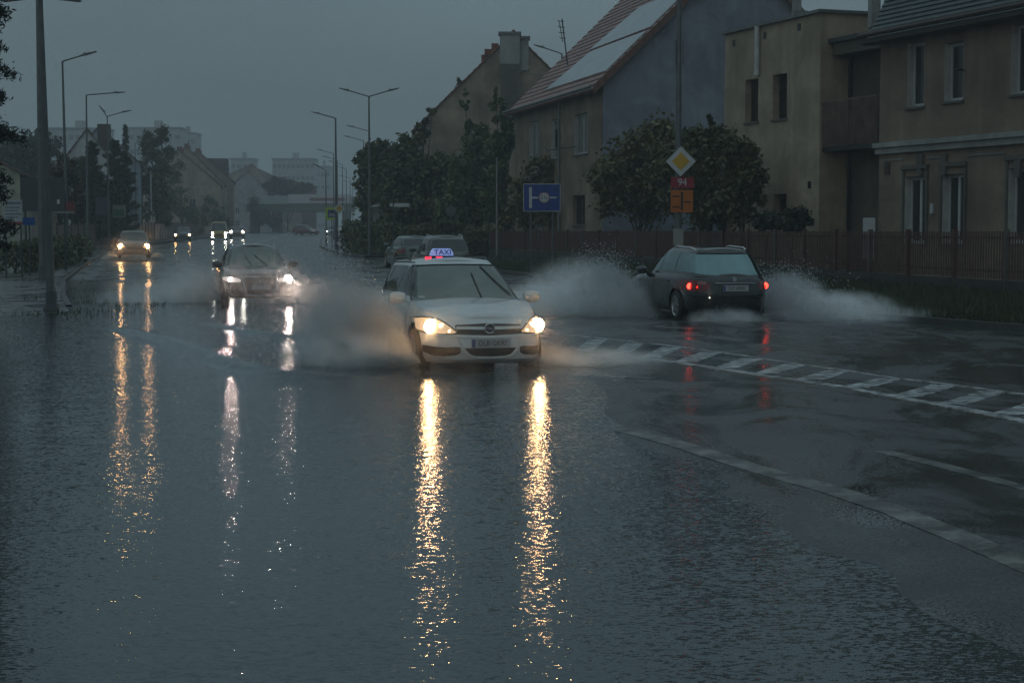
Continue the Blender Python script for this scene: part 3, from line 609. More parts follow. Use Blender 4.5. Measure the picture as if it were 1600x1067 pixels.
# ---- other traffic: simpler fronts and rears, same shells
def small_car(name, label, x, Y, psi, mat, away=False, tall=1.47, lamps=None, tails=None, L=4.4, van=False, lr=.085, group=None, z=0, lz=.65):
    sgn = -1 if away else 1; cx = x-sgn*math.sin(psi)*L/2; cyy = Y+math.cos(psi)*L/2
    l, r = head(cx, cyy, zp(cyy)+z, psi, not away); root = thing(name, label, 'van' if van else 'car', l, r, group)
    h = L/2
    if van: cc = Car(L, 1.9, [(-h,1.1),(.8,1.1),(h-.6,1.0),(h,.75)], [(-h,tall-.04),(0,tall),(.9,tall-.02)], (h-.5, h-1.35), (-h+.1, -h+.2), (1.76, 1.55), zb=.24)
    else: cc = Car(L, 1.78, [(-h,.95),(.3,.95),(.9,.92),(1.6,.85),(h-.2,.74),(h,.64)], [(-h,tall-.08),(-.6,tall),(.2,tall-.02),(.6,tall-.08)], (1.0, .15), (-h+.12, -h+.5), (1.6, 1.26), zb=.22)
    finish_car(root, cc, mat, (h-.86, -h+.86), .32)
    cc.patch(cc.gfront, (-.92,0,.92), (.05,.04,.05), (.86,.9,.86), WO, 'windscreen', M_GLASS, root); cc.patch(cc.grear, (-.86,0,.86), (.12,.08,.12), (.82,.86,.82), RO, 'rear_window', M_GLASS, root)
    if not van: sidewins(cc, root, [(.7,-.15,.2,-.12),(-.22,-1.0,-.18,-.95),(-1.08,-h+.35,-1.04,-h+.7)])
    cc.patch(cc.front, (-.42,0,.42), (.5,.49,.5), (.66,.67,.66), FO, 'grille', M_GRILLE, root)
    for sg in (-1, 1):
        f = lambda u, q, sg=sg: cc.front(sg*u, q); g = lambda u, q, sg=sg: cc.rear(sg*u, q)
        hl = cc.patch(f, (.48,.6,.8,.85), (.60,.59,.6,.62), (.66,.71,.73,.71), FO, 'headlight', M_CHROME if lamps is None else lamps[0], root)
        tl = cc.patch(g, (.62,.7,.84), (.68,.66,.68), (.86,.9,.9), RO, 'tail_light', M_REDLENS, root)
        if lamps: lamp(hl, cc.front(sg*.68, lz)+Vector((.02, 0, 0)), lr, lamps[1])
        if lamps and len(lamps) > 2: lamp(root, cc.front(sg*.66, .36)+Vector((.02, 0, 0)), lr, lamps[1], 'fog_lamp')
        if tails: lamp(tl, cc.rear(sg*.74, .78)+Vector((-.02, 0, 0)), .06, tails, 'lit_lamp', -1)
        mirror(cc, root, mat, sg, .62, .86, 1.02)
    return root, cc
EO = em('headlamp_bulb_orange', (1, .56, .22), 90); EOL = em('headlamp_lens_orange', (1, .5, .2), 1.0, (.5, .4, .3)); EC = em('headlamp_bulb_cool', (1, .95, .80), 120); ECL = em('headlamp_lens_cool', (1, .95, .8), 1.0)
suv, cs = small_car('estate_car', 'grey estate car with roof rails driving away just behind the taxi', -3.0, 60, R(11), paint('grey_paint', (.07, .075, .07), .25), True, 1.52, L=4.6)
rails(cs, suv, M_CHROME, -1.5, -.3)
small_car('hatchback_car', 'grey green hatchback driving away ahead of the grey estate', -4.95, 73, R(15), paint('green_grey_paint', (.07, .11, .10), .25), True, 1.40, L=4.2)
small_car('oncoming_car', 'oncoming car with orange headlights nearest the left kerb', -20.1, 92, R(13), paint('beige_paint', (.12, .11, .10), .3), lamps=(EOL, EO), lr=.13, group='oncoming cars with headlights on', z=.05)
small_car('oncoming_car', 'oncoming car with small orange headlights before the brown fence', px2w(286,178), 178, R(10), paint('dark_paint', (.05, .05, .05), .3), lamps=(EOL, EO), lr=.11, group='oncoming cars with headlights on')
small_car('delivery_van', 'oncoming yellow van with two pairs of white lamps', px2w(343,188), 188, R(9), paint('yellow_paint', (.35, .22, .03), .35), lamps=(ECL, EC, 1), van=True, tall=2.0, L=4.9, lr=.12, lz=.72, group='oncoming cars with headlights on')
small_car('oncoming_car', 'oncoming car with white headlights right behind the yellow van', px2w(371,205), 205, R(8), paint('maroon_paint', (.12, .07, .06), .3), lamps=(ECL, EC), lr=.13, group='oncoming cars with headlights on', lz=.8)
small_car('oncoming_car', 'far car with one bright headlight beside the crossing sign', px2w(519,235), 235, R(5), paint('silver_paint', (.3, .3, .3), .3), lamps=(ECL, EC), lr=.10)
small_car('red_car', 'dark red car far off under the bridge', px2w(497,262), 262, R(60), paint('red_paint', (.16, .03, .03), .3), False, 1.5)
# ------------------------------------------------------------------ water thrown up by the wheels: droplets on ballistic paths
def spray_mat():
    m = bpy.data.materials.new('spray_droplet'); m.use_nodes = True; n = m.node_tree.nodes; l = m.node_tree.links; n.clear()
    df = n.new('ShaderNodeBsdfDiffuse'); df.inputs[0].default_value = (.72, .76, .78, 1); tl = n.new('ShaderNodeBsdfTranslucent'); tl.inputs[0].default_value = (.88, .90, .92, 1)
    tc = n.new('ShaderNodeTexCoord'); nz = n.new('ShaderNodeTexNoise'); nz.inputs['Scale'].default_value = 3; l.new(tc.outputs['Object'], nz.inputs['Vector'])
    rp = n.new('ShaderNodeMapRange'); rp.inputs[3].default_value = .35; rp.inputs[4].default_value = .65; l.new(nz.outputs['Fac'], rp.inputs[0])
    mx = n.new('ShaderNodeMixShader'); l.new(rp.outputs[0], mx.inputs[0]); l.new(df.outputs[0], mx.inputs[1]); l.new(tl.outputs[0], mx.inputs[2])
    o = n.new('ShaderNodeOutputMaterial'); l.new(mx.outputs[0], o.inputs[0]); return m
M_SPRAY = spray_mat()
TET = np.array([(1,1,1),(1,-1,-1),(-1,1,-1),(-1,-1,1)], float)*.6; TF = np.array([(0,1,2),(0,3,1),(0,2,3),(1,3,2)])
def droplets(name, P, r, label, carloc, rz):
    n = len(P); q = RNG.normal(size=(n, 4)); q /= np.linalg.norm(q, axis=1)[:,None]; w, x, y, z = q.T
    Rm = np.stack([np.stack([1-2*(y*y+z*z), 2*(x*y-z*w), 2*(x*z+y*w)], -1), np.stack([2*(x*y+z*w), 1-2*(x*x+z*z), 2*(y*z-x*w)], -1), np.stack([2*(x*z-y*w), 2*(y*z+x*w), 1-2*(x*x+y*y)], -1)], 1)
    V = np.einsum('nij,kj->nki', Rm, TET)*r[:,None,None]; V[:,:,2] *= 1.15; V += P[:,None,:]
    F = (np.arange(n)[:,None,None]*4+TF[None]).reshape(-1, 3)
    o = npmesh(name, V.reshape(-1, 3), F, M_SPRAY); o.location = carloc; o.rotation_euler = (0, 0, rz); return tag(o, label, 'spray')
def fan(n, wx, wy, sg, speed, lat, up, fwd, tmax, z0=.06, jets=9, seed=1, pw=1.0, latp=1.0):
    """drops leaving the tyre at (wx, wy) to side sg; the car moves on along +x so that they trail behind it"""
    rg = np.random.default_rng(seed); out = []
    k = rg.integers(0, jets, n); jl = rg.uniform(.45, 1, jets); ju = rg.uniform(.55, 1, jets); jt = rg.uniform(0, 1, n)
    t = tmax*rg.random(n)**pw; e = rg.random(n)**latp
    vy = lat*(.12+.88*e)*(.7+.3*jl[k])+rg.normal(0, .22, n); vz = up*ju[k]*(.25+.75*rg.random(n)**.7)*(.45+.55*np.sin(np.pi*np.clip(e*.8+.15, 0, 1)))+rg.normal(0, .15, n)
    vx = fwd*rg.random(n)+rg.normal(0, .5, n); drag = 1/(1+1.2*t)
    x = wx+(vx-speed)*t*1.0; y = wy+sg*(.05+vy*t*drag); z = z0+vz*t-4.9*t*t*.85
    ok = (z > .0) & (x < 1.95+.15*rg.random(n)); P = np.stack([x, y, z], -1)[ok]; return P
def sizes(n, a, b, seed=3): g = np.random.default_rng(seed); return a*np.exp(g.random(n)**2*math.log(b/a))*np.where(g.random(n) < .025, 1.9, 1.)
L1 = Vector((tx, ty, 0)); L2 = Vector((loc2[0], loc2[1], 0)); L3 = Vector((loc3[0], loc3[1], 0))
def mix(*a): return np.concatenate(a)
def mist_mat(name, dens, g=.25):
    m = bpy.data.materials.new(name); m.use_nodes = True; nt = m.node_tree; nt.nodes.clear(); N = nt.nodes.new; L = nt.links.new
    pv = N('ShaderNodeVolumePrincipled'); pv.inputs['Color'].default_value = (.97, .98, .985, 1); pv.inputs['Anisotropy'].default_value = g
    tc = N('ShaderNodeTexCoord'); sb = N('ShaderNodeVectorMath'); sb.operation = 'MULTIPLY_ADD'; sb.inputs[1].default_value = (2, 2, 1.0); sb.inputs[2].default_value = (-1, -1, -.02); L(tc.outputs['Generated'], sb.inputs[0])
    ln = N('ShaderNodeVectorMath'); ln.operation = 'LENGTH'; L(sb.outputs[0], ln.inputs[0])
    r = N('ShaderNodeMapRange'); r.interpolation_type = 'SMOOTHSTEP'; r.inputs[1].default_value = .98; r.inputs[2].default_value = .25; r.inputs[3].default_value = 0; r.inputs[4].default_value = dens; L(ln.outputs['Value'], r.inputs[0])
    q = N('ShaderNodeTexNoise'); q.inputs['Scale'].default_value = 4.2; q.inputs['Detail'].default_value = 7; q.inputs['Roughness'].default_value = .7; q.inputs['Distortion'].default_value = .6; L(tc.outputs['Object'], q.inputs['Vector'])
    k = N('ShaderNodeMapRange'); k.inputs[1].default_value = .38; k.inputs[2].default_value = .64; k.inputs[3].default_value = .04; k.inputs[4].default_value = 1.9; L(q.outputs['Fac'], k.inputs[0])
    mu = N('ShaderNodeMath'); mu.operation = 'MULTIPLY'; L(r.outputs[0], mu.inputs[0]); L(k.outputs[0], mu.inputs[1]); L(mu.outputs[0], pv.inputs['Density'])
    o = N('ShaderNodeOutputMaterial'); L(pv.outputs[0], o.inputs['Volume']); return m
M_MIST = mist_mat('fine_spray_mist', 3.4, .0); M_GLOW = mist_mat('added_halo_mist', .13, .80); M_MISTL = mist_mat('thin_spray_mist', 1.3)  # M_GLOW is extra mist added round headlamps to give them halos
def mist(parent, c, r, rot=0, mat=None, seed=1, skew=(0, 0)):
    """a lumpy cloud of fine droplets; closed, soft because it thins out towards its rim"""
    N, K = 34, 18; vs = []; fs = []; ph = np.random.default_rng(seed).uniform(0, 6.28, 6)
    for i in range(K+1):
        th = math.pi*i/K
        for j in range(N):
            f = 2*math.pi*j/N; d = Vector((math.sin(th)*math.cos(f), math.sin(th)*math.sin(f), math.cos(th)))
            q = 1+.10*math.sin(3*d.x+ph[0]+2*d.z)+.09*math.sin(5*d.y+ph[1]-3*d.z)+.07*math.sin(9*d.x+ph[2])*math.sin(8*d.y+ph[3])+.05*math.sin(14*d.z+ph[4]+11*d.x)
            x, y, z = d.x*r[0]*q, d.y*r[1]*q, d.z*r[2]*q; x += skew[0]*z; y += skew[1]*z; cr, sr = math.cos(rot), math.sin(rot); vs.append((c[0]+x*cr-y*sr, c[1]+x*sr+y*cr, max(.012+.004*d.z, c[2]+z)))
    for i in range(K):
        for j in range(N): fs.append((i*N+j, i*N+(j+1) % N, (i+1)*N+(j+1) % N, (i+1)*N+j))
    IMX = (Matrix.Translation(parent.location) @ parent.rotation_euler.to_matrix().to_4x4()).inverted()
    return MB().add([IMX @ Vector(v) for v in vs], fs).build('mist', mat or M_MIST, parent)
def coarse(parent, n, wx, wy, sg, speed, lat, up, fwd, tmax, seed, a=.007, b=.016):
    P = fan(n, wx, wy, sg, speed, lat, up, fwd, tmax, jets=22, seed=seed); rg = np.random.default_rng(seed); q = rg.random(len(P)) < .25+.75*np.clip(P[:,2]/.8, 0, 1); P = P[q]
    o = droplets('drops', P, sizes(len(P), a, b, seed), '', (0, 0, 0), 0)
    for k in ('label', 'category'): del o[k]
    o.parent = parent
# car right is -y
P = mix(fan(170000, 1.45, -.80, -1, 5.2, 6.6, 5.2, 4.5, .66, seed=1, jets=18), fan(60000, 1.7, -.78, -1, 1.5, 6.5, 2.2, 3.5, .55, seed=2))
s_ = droplets('water_spray', P, sizes(len(P), .0026, .0075), 'broad white fan of water thrown left of the taxi', L1, rz)
coarse(s_, 22000, 1.45, -.80, -1, 5.2, 7.0, 5.6, 4.0, .68, 61); mist(s_, (-2.0, 23.8, .18), (1.25, .95, .95), .25, seed=1, skew=(.35, 0)); mist(s_, (-2.15, 23.3, .05), (1.15, .9, .50), .1, seed=2); mist(s_, (-1.75, 23.0, .05), (.8, .5, .50), .1, seed=3); mist(s_, (-.25, 21.7, .5), (1.5, .75, .9), .1, M_GLOW, 16)
P = mix(fan(36000, 1.5, .80, 1, 5.0, 4.2, 2.0, 4.0, .5, seed=11), fan(9000, 1.9, .7, 1, 1.0, 3.6, 1.0, 3.5, .4, seed=12))
s_ = droplets('water_spray', P, sizes(len(P), .003, .007), 'low mist of water beside the taxi headlight nearer the hatched island', L1, rz); mist(s_, (1.15, 23.1, .03), (1.3, .6, .22), -.1, M_MIST, 4)
P = mix(fan(190000, 1.4, .80, 1, 3.0, 5.8, 4.9, 6.5, .74, seed=21, jets=18), fan(40000, 1.0, .8, 1, 5, 4.0, 2.2, 3, .55, seed=22), fan(12000, -1.4, .6, -1, 4.5, 1.6, 2.2, 2, .45, seed=27))
s_ = droplets('water_spray', P, sizes(len(P), .0035, .010), 'tall sheet of water between the taxi and the black estate', L2, rz2)
coarse(s_, 26000, 1.4, .80, 1, 3.0, 6.2, 5.6, 6.5, .74, 62, .008, .018); mist(s_, (1.35, 37.2, .42), (1.6, 1.1, .82), .1, seed=5, skew=(-.35, 0)); mist(s_, (2.2, 36.4, .18), (1.6, 1.0, .70), -.3, seed=6); mist(s_, (.6, 36.6, .15), (1.6, 1.0, .60), 0, seed=7); mist(s_, (4.2, 33.7, .04), (1.1, .5, .30), 0, seed=8)
P = mix(fan(120000, 1.0, -.82, -1, 6.5, 4.6, 4.0, 4.0, .68, seed=31, jets=16), fan(40000, -1.4, -.82, -1, 7, 5.2, 1.8, 2.0, .6, seed=32))
s_ = droplets('water_spray', P, sizes(len(P), .0035, .010), 'burst of water on the kerb side of the black estate', L2, rz2)
coarse(s_, 20000, 1.0, -.82, -1, 6.5, 5.2, 4.8, 4.0, .70, 63, .008, .018); mist(s_, (5.75, 36.0, .25), (1.0, 1.0, .75), 0, seed=9); mist(s_, (6.5, 35.4, .12), (1.8, .9, .5), -.2, seed=10); mist(s_, (7.3, 34.6, .04), (2.2, .8, .28), -.25, M_MISTL, 11)
P = mix(fan(70000, 1.5, -.85, -1, 5, 5.5, 4.2, 3, .6, seed=41)); s_ = droplets('water_spray', P, sizes(len(P), .004, .010), 'faint spray by the kerb side of the dark estate with white headlights', L3, rz3)
mist(s_, (-8.15, 43.2, .25), (1.3, 1.1, .95), 0, M_MISTL, 12); mist(s_, (-6.1, 41.0, .55), (1.7, .9, 1.0), 0, M_GLOW, 17); mist(s_, (-9.2, 43.0, .10), (1.5, .9, .5), 0, M_MISTL, 13)
P = mix(fan(60000, 1.6, .85, 1, 4.5, 6.5, 3.0, 4, .6, seed=42)); s_ = droplets('water_spray', P, sizes(len(P), .004, .010), 'low spray between the dark estate and the taxi', L3, rz3)
mist(s_, (-4.7, 42.6, .12), (1.7, 1.1, .6), 0, M_MISTL, 14); mist(s_, (-3.2, 41.6, .08), (2.0, 1.1, .42), 0, M_MISTL, 15)

L5 = Vector((px2w(211,92), 92, zp(92)))
P = mix(fan(16000, 2.0, -.8, -1, 5, 4.0, 2.4, 3, .5, seed=51), fan(16000, 2.0, .8, 1, 5, 4.0, 2.4, 3, .5, seed=52)); P[:,0] -= 2.2
s_ = droplets('water_spray', P, sizes(len(P), .006, .014), 'thin spray added as a glow round the oncoming car with orange headlights', L5, math.atan2(-math.cos(R(13)), math.sin(R(13)))); mist(s_, (L5.x, 90.6, zp(92)+.6), (2.4, 1.1, 1.2), 0, M_GLOW, 18)  # droplets and mist added to carry the glow of these headlamps

# ------------------------------------------------------------------ street furniture
M_POLE = pm('galvanised_steel', (.13, .14, .145), .45, metal=.3, var=.15, scale=6)
M_POLED = pm('dark_pole', (.06, .07, .075), .5, metal=.2, var=.2, scale=6)
M_LUM = pm('luminaire', (.10, .11, .12), .4, var=.1)
M_SIGNW = pm('sign_white', (.50, .52, .53), .4, var=.1); M_SIGNY = pm('sign_yellow', (.55, .33, .03), .4, var=.1); M_SIGNR = pm('sign_red', (.25, .015, .03), .4, var=.1)
M_SIGNO = pm('sign_orange', (.42, .11, .008), .4, var=.1); M_SIGNB = pm('sign_blue', (.012, .045, .24), .4, var=.2); M_SIGNG = pm('sign_lime', (.38, .55, .03), .4, var=.08); M_BACK = pm('sign_back', (.09, .10, .11), .5, var=.15)
def lamp_post(label, X, Y, H, arms, r0=.11, group='street lamps along the road', name='street_lamp', mat=M_POLE, foot=True, z=None, lean=0, arm_rise=.28):
    z0 = zp(Y) if z is None else z; t = thing(name, label, 'street lamp', (X, Y, z0), 0, group)
    MB().tube([(0,0,0),(lean*.3,0,H*.3),(lean*.6,0,H*.6),(lean,0,H)], [r0, r0*.82, r0*.66, r0*.45], 12).build('pole', mat, t, smooth=True)
    if foot: MB().lathe([(r0*1.75, 0), (r0*1.7, .08), (r0*1.25, .16), (r0*1.22, .42), (r0*1.05, .46)], 14).build('base', M_POLED, t, smooth=True)
    for s, ln in arms:
        e = (lean+s*ln, 0, H+arm_rise); MB().tube([(lean,0,H-.08), (lean+s*.06,0,H), e], r0*.36, 7).build('arm', mat, t)
        M = Matrix.Translation(e) @ Matrix.Rotation(-s*math.atan2(arm_rise, ln), 4, 'Y') @ Matrix.Scale(s, 4, (1, 0, 0))
        mb = MB(); mb.prism([(-.12,-.02),(.1,-.05),(.55,-.035),(.62,0),(.30,.03),(.10,.045),(-.12,.03)], -.11, .11, M); mb.lathe([(.04,.03),(.035,.10),(.01,.12)], 8, M @ Matrix.Translation((.05,0,0))); mb.build('luminaire', M_LUM, t)
    return t
# left pavement
lamp_post('double-headed lamp post standing in the flood, nearest on the left', -10.22, 38.3, 6.95, [(-1, .28), (1, .28)], .105, lean=-.12, foot=True, arm_rise=-.04)
lamp_post('lamp post partly hidden behind the nearest double-headed post', -16.3, 60, 11.2, [(1, 1.4)], .12)
lamp_post('tall lamp post with one arm, first clear one left of the road', -20.75, 80.8, 9.45, [(1, 1.0)], .10, lean=-.1)
lamp_post('lamp post with a long level arm, second clear one left of the road', -25.25, 103, 9.5, [(1, 1.7)], .10, arm_rise=.13, lean=.05)
lamp_post('lamp post with a short and a long arm left of the road', -28.4, 122, 9.4, [(1, 1.1), (-1, .2)], .09)
lamp_post('small lamp post in front of the dark trees left of the road', px2w(214,147), 147, 8.6, [(1, 1.0)], .07)
lamp_post('plain thin pole by the white gabled house', px2w(252,190), 190, 8.7, [], .05, name='pole')['category'] = 'pole'
# right pavement
lamp_post('double-armed lamp post rising above the right-hand bushes', px2w(578,102), 102, 9.35, [(1, 1.2), (-1, 1.2)], .10, arm_rise=.33)
lamp_post('lamp post with priority sign at the side street corner', px2w(526,121.6), 121.6, 9.25, [(-1, 1.15)], .12, arm_rise=.3)
for px, py, Y, lab in [(577,205,142,'lamp post just left of the double-armed one'), (568,220,161,'lamp post half hidden by the corner tree'), (521,240,189,'thin far lamp post behind the corner post'), (527,250,208,'next far lamp post beyond the corner post'), (535,257,225,'far lamp post in the row fading into haze'), (541,264,245,'farther lamp post in the row fading into haze')]:
    p = at(px, py, Y); lamp_post(lab, p.x, Y, p.z-zp(Y), [(-1, 1.3)], .09, arm_rise=.33)
for px, Y in [(548,285),(552,320)]: lamp_post('thin lamp post at the hazy end of the right-hand row', px2w(px,Y), Y, 9.2, [(-1, 1.3)], .09, foot=False)
p = at(509, 266, 140); lamp_post('lower lamp post beside the pedestrian crossing sign', p.x, 140, p.z-zp(140), [(-1, .55)], .07)
p = at(878, 84, 103); lamp_post('lamp post showing above the tiled roof of the brown house', p.x, 103, p.z-zp(103), [(-1, 1.1)], .10, arm_rise=.35)
p = at(848, 119, 108); lamp_post('double-armed lamp post against the pale gable', p.x, 108, p.z-zp(108), [(-1, 1.3), (1, 1.0)], .06)
# tall post with the priority and route signs
sp = lamp_post('tall lamp post carrying the 94 route sign before the brown fence', px2w(1059,50), 50, 12.2, [], .105, z=zp(50)+.1, lean=-.02)
MB().box(-.14, .14, -.14, .02, 1.25, 1.72).build('junction_box', pm('box_grey', (.27, .27, .25), .5), sp)
MB().box(-.13, -.085, -.05, .03, 6.4, 7.1).build('bracket_pipe', M_POLE, sp); MB().box(.085, .13, -.05, .03, 6.4, 7.1).build('bracket_pipe', M_POLE, sp)
def diamond(t, s, z, y, rot=0):
    mb = MB(); mb.prism([(0,-s),(s,0),(0,s),(-s,0)], y-.02, y, Matrix.Translation((0,0,z))); mb.build('plate', M_SIGNW, t)
    q = s*.60; MB().prism([(0,-q),(q,0),(0,q),(-q,0)], y-.026, y-.021, Matrix.Translation((0,0,z))).build('panel', M_SIGNY, t)
t = thing('priority_sign', 'white and yellow diamond sign above the 94 plate', 'road sign', (px2w(1062.5,49.8), 49.8, 0)); zc = at(1062, 252.5, 49.8).z; diamond(t, .43, zc, 0)
t = thing('route_sign', 'red road number plate reading 94', 'road sign', (px2w(1065,49.8), 49.8, 0)); zc = at(1065, 286, 49.8).z
MB().box(-.33, .33, -.02, 0, zc-.15, zc+.16).build('plate', M_SIGNR, t); text('lettering', '94', .30, M_SIGNW, t, Matrix.Translation((0, -.024, zc+.01)) @ UP, .003, sx=.9)
t = thing('detour_sign', 'orange detour plate with black strip map below the 94 plate', 'road sign', (px2w(1064.5,49.8), 49.8, 0)); zc = at(1065, 314, 49.8).z
MB().box(-.32, .32, -.02, 0, zc-.33, zc+.31).build('plate', M_SIGNO, t); mb = MB(); mb.box(-.03, .03, -.025, -.021, zc-.26, zc+.25)
for s, h in ((-1, .13), (1, -.03), (-1, -.18)): mb.box(min(s*.06, s*.27), max(s*.06, s*.27), -.025, -.021, zc+h-.017, zc+h+.017)
mb.build('strip_map', M_INK, t)
# blue weight-limit advance sign
Y = 66; t = thing('advance_sign', 'blue rectangular sign showing a side road with a weight limit', 'road sign', (px2w(846.5,Y), Y, 0)); zc = at(846, 309, Y).z; k = Y/2700
MB().box(-29*k, 29*k, -.03, -.005, zc-21.5*k, zc+21.5*k).build('frame', M_SIGNW, t); MB().box(-28*k, 28*k, -.036, -.031, zc-20.5*k, zc+20.5*k).build('plate', M_SIGNB, t)
mb = MB(); mb.box(-20*k, -15.5*k, -.041, -.037, zc-16*k, zc+16*k); mb.box(-15.5*k, -6*k, -.041, -.037, zc-1.5*k, zc+1.2*k); mb.box(13*k, 23*k, -.041, -.037, zc-1.2*k, zc+1.2*k); mb.build('road_symbol', M_SIGNW, t)
D = Matrix.Translation((3.5*k, -.04, zc)) @ UP
MB().lathe([(8.6*k, 0), (8.6*k, .006)], 28, D).build('limit_ring', pm('dull_pink', (.35, .22, .25), .5), t); MB().lathe([(7*k, .007), (7*k, .010)], 28, D).build('limit_disc', M_SIGNW, t)
text('lettering', '21t', .20, M_INK, t, D @ Matrix.Translation((0,0,.012)), .001)
for s in (-1, 1): MB().tube([(s*17*k, .03, zp(Y)+.05), (s*17*k, .03, zc+18*k)], .03, 8).build('post', M_POLE, t)
# keep-right style round sign, sign back, thin light post
Y = 104; t = thing('direction_sign', 'round blue sign with a white turning arrow', 'road sign', (px2w(740,Y), Y, 0)); zc = at(740, 341, Y).z
D = Matrix.Translation((0, -.03, zc)) @ UP; MB().lathe([(.31, -.01), (.31, .01)], 28, D).build('plate', M_SIGNB, t)
mb = MB(); mb.box(-.13, -.06, .012, .016, -.20, .06, None); A = [(-.13,-.2),(-.06,-.2),(-.06,.02),(.03,.08),(.03,0),(.17,.12),(.03,.24),(.03,.16),(-.13,.08)]
mb = MB(); mb.add([D @ Vector((x, y, .014)) for x, y in A]+[D @ Vector((x, y, .010)) for x, y in A], [tuple(range(9))]); mb.build('arrow', M_SIGNW, t); MB().tube([(0, 0, zp(Y)), (0, 0, zc+.2)], .03, 8).build('post', M_POLED, t)
Y = 99; t = thing('road_sign', 'round grey back of a sign among the bushes', 'road sign', (px2w(705,Y), Y, 0)); zc = at(705, 330, Y).z
MB().lathe([(.30, -.01), (.30, .01)], 24, Matrix.Translation((0,-.03,zc)) @ UP).build('plate', M_BACK, t); MB().tube([(0, .02, zp(Y)), (0, .02, zc+.25)], .03, 8).build('post', M_BACK, t)
Y = 93; zt = at(777, 246, Y).z; t = thing('light_post', 'thin pale post at the left end of the brown fence', 'post', (px2w(776.5,Y), Y, zp(Y))); MB().tube([(0,0,0),(0,0,zt-zp(Y))], [.06,.04], 8).build('pole', pm('pale_post', (.28,.28,.27), .5), t); MB().lathe([(.10,0),(.09,.10),(.06,.2)],10).build('base', M_POLED, t)
# corner: crossing sign and priority sign
Y = 128; t = thing('crossing_sign', 'lime-edged square pedestrian crossing sign at the corner', 'road sign', (px2w(519,Y), Y, 0)); zc = at(519, 334, Y).z; k = Y/2700
MB().box(-9.5*k, 9.5*k, -.03, 0, zc-9.5*k, zc+9.5*k).build('frame', M_SIGNG, t); MB().box(-6*k, 6*k, -.036, -.031, zc-6*k, zc+6*k).build('plate', M_SIGNB, t); MB().prism([(-4.6*k,-4*k),(4.6*k,-4*k),(0,4.4*k)], -.042, -.037, Matrix.Translation((0,0,zc))).build('triangle', M_SIGNW, t)
mb = MB(); mb.lathe([(.09, 0), (.09, .004)], 12, Matrix.Translation((.02,-.043,zc+.10)) @ UP); mb.tube([(.02,-.045,zc+.04),(0,-.045,zc-.04)], .035, 6); mb.tube([(0,-.045,zc-.04),(-.08,-.045,zc-.17)], .02, 5); mb.tube([(0,-.045,zc-.04),(.08,-.045,zc-.17)], .02, 5); mb.build('walker_symbol', M_INK, t); MB().tube([(0, .03, zp(Y)), (0, .03, zc+.3)], .035, 8).build('post', M_POLED, t)
t = thing('priority_sign', 'small white and yellow diamond sign on the corner lamp post', 'road sign', (px2w(531,121), 121, 0)); diamond(t, .40, at(531, 326, 121).z, -.1)
# bus shelter and street-name board
Y = 112; t = thing('bus_shelter', 'pale glass bus shelter with a peaked roof in front of trees', 'bus shelter', (px2w(598,Y), Y, zp(Y)+.12)); k = Y/2700
zb_ = at(0, 364, Y).z-zp(Y)-.12; zt = at(0, 324, Y).z-zp(Y)-.12; GP = pm('shelter_glass', (.22, .24, .26), .3, var=.3, scale=1.5)
MB().box(-16*k, 4*k, 0, .05, .1, zt).build('end_panel', GP, t); MB().box(4*k+.02, 26*k, 1.3, 1.35, .1, zt-.1).build('back_panel', pm('shelter_back', (.11, .12, .13), .4), t)
for x in (-16.3*k, 4.2*k, 26*k): MB().box(x-.03, x+.03, -.03, .03, 0, zt).build('post', M_POLE, t)
MB().prism([(-20*k, zt+.02), (6*k, zt+.02), (6*k, zt+6*k), (-6*k, zt+6.5*k)], -.3, 1.6).build('roof', M_SIGNW, t); MB().box(6*k+.01, 28*k, -.2, 1.5, zt+.02, zt+.12).build('roof', M_POLE, t)
Y = 96; t = thing('street_name_sign', 'white street name board on a thin post by the shelter', 'street sign', (px2w(615,Y), Y, 0)); zc = at(624, 320.5, Y).z; k = Y/2700
MB().box(-5.5*k, -1*k, -.02, 0, zc-2.6*k, zc+2.6*k).build('badge', M_SIGNW, t); MB().box(1*k, 25*k, -.02, 0, zc-2.8*k, zc+2.8*k).build('board', M_SIGNW, t); MB().tube([(0, .03, zp(Y)), (0, .03, zc+.5)], .03, 8).build('post', M_POLED, t)
# left side signs
Y = 62; k = Y/2700; t = thing('information_board', 'white board with dark lines of print and a red foot', 'sign board', (px2w(22,Y), Y, 0)); zc = at(22, 330, Y).z
MB().box(-15*k, 15*k, -.03, 0, zc-16.5*k, zc+17.5*k).build('board', pm('board_white', (.36, .40, .42), .45, var=.1), t); MB().box(-15*k, 15*k, -.035, 0, zc-21*k, zc-16.6*k).build('foot_strip', pm('brick_red', (.22, .05, .04), .5), t)
mb = MB(); rr = random.Random(5)
for j, (h, wl, s) in enumerate([(12.5, 20, 2.0), (5.5, 17, 1.1), (.8, 16, 1.1), (-4.5, 19, 1.3), (-9.6, 17, 1.1)]):
    x = -11 if j else -8
    while x < -11+wl+3: ww = rr.uniform(.8, 2.4); mb.box(x*k, (x+ww)*k, -.034, -.0305, zc+(h-s)*k, zc+(h+s*.8)*k); x += ww+.5
mb.build('print', pm('print_ink', (.09, .14, .18), .6), t)
for s in (-12, 12): MB().tube([(s*k, .03, zp(Y)-.1), (s*k, .03, zc+10*k)], .03, 8).build('post', M_POLED, t)
Y = 63; k = Y/2700; t = thing('blue_board', 'small blue board low beside the white information board', 'sign board', (px2w(47,Y), Y, 0)); zc = at(47, 346, Y).z
MB().box(-9.5*k, 9.5*k, -.03, 0, zc-6*k, zc+6*k).build('board', pm('bright_blue', (.02, .10, .33), .45), t); MB().tube([(0, .03, zp(Y)-.1), (0, .03, zc)], .03, 8).build('post', M_POLED, t)
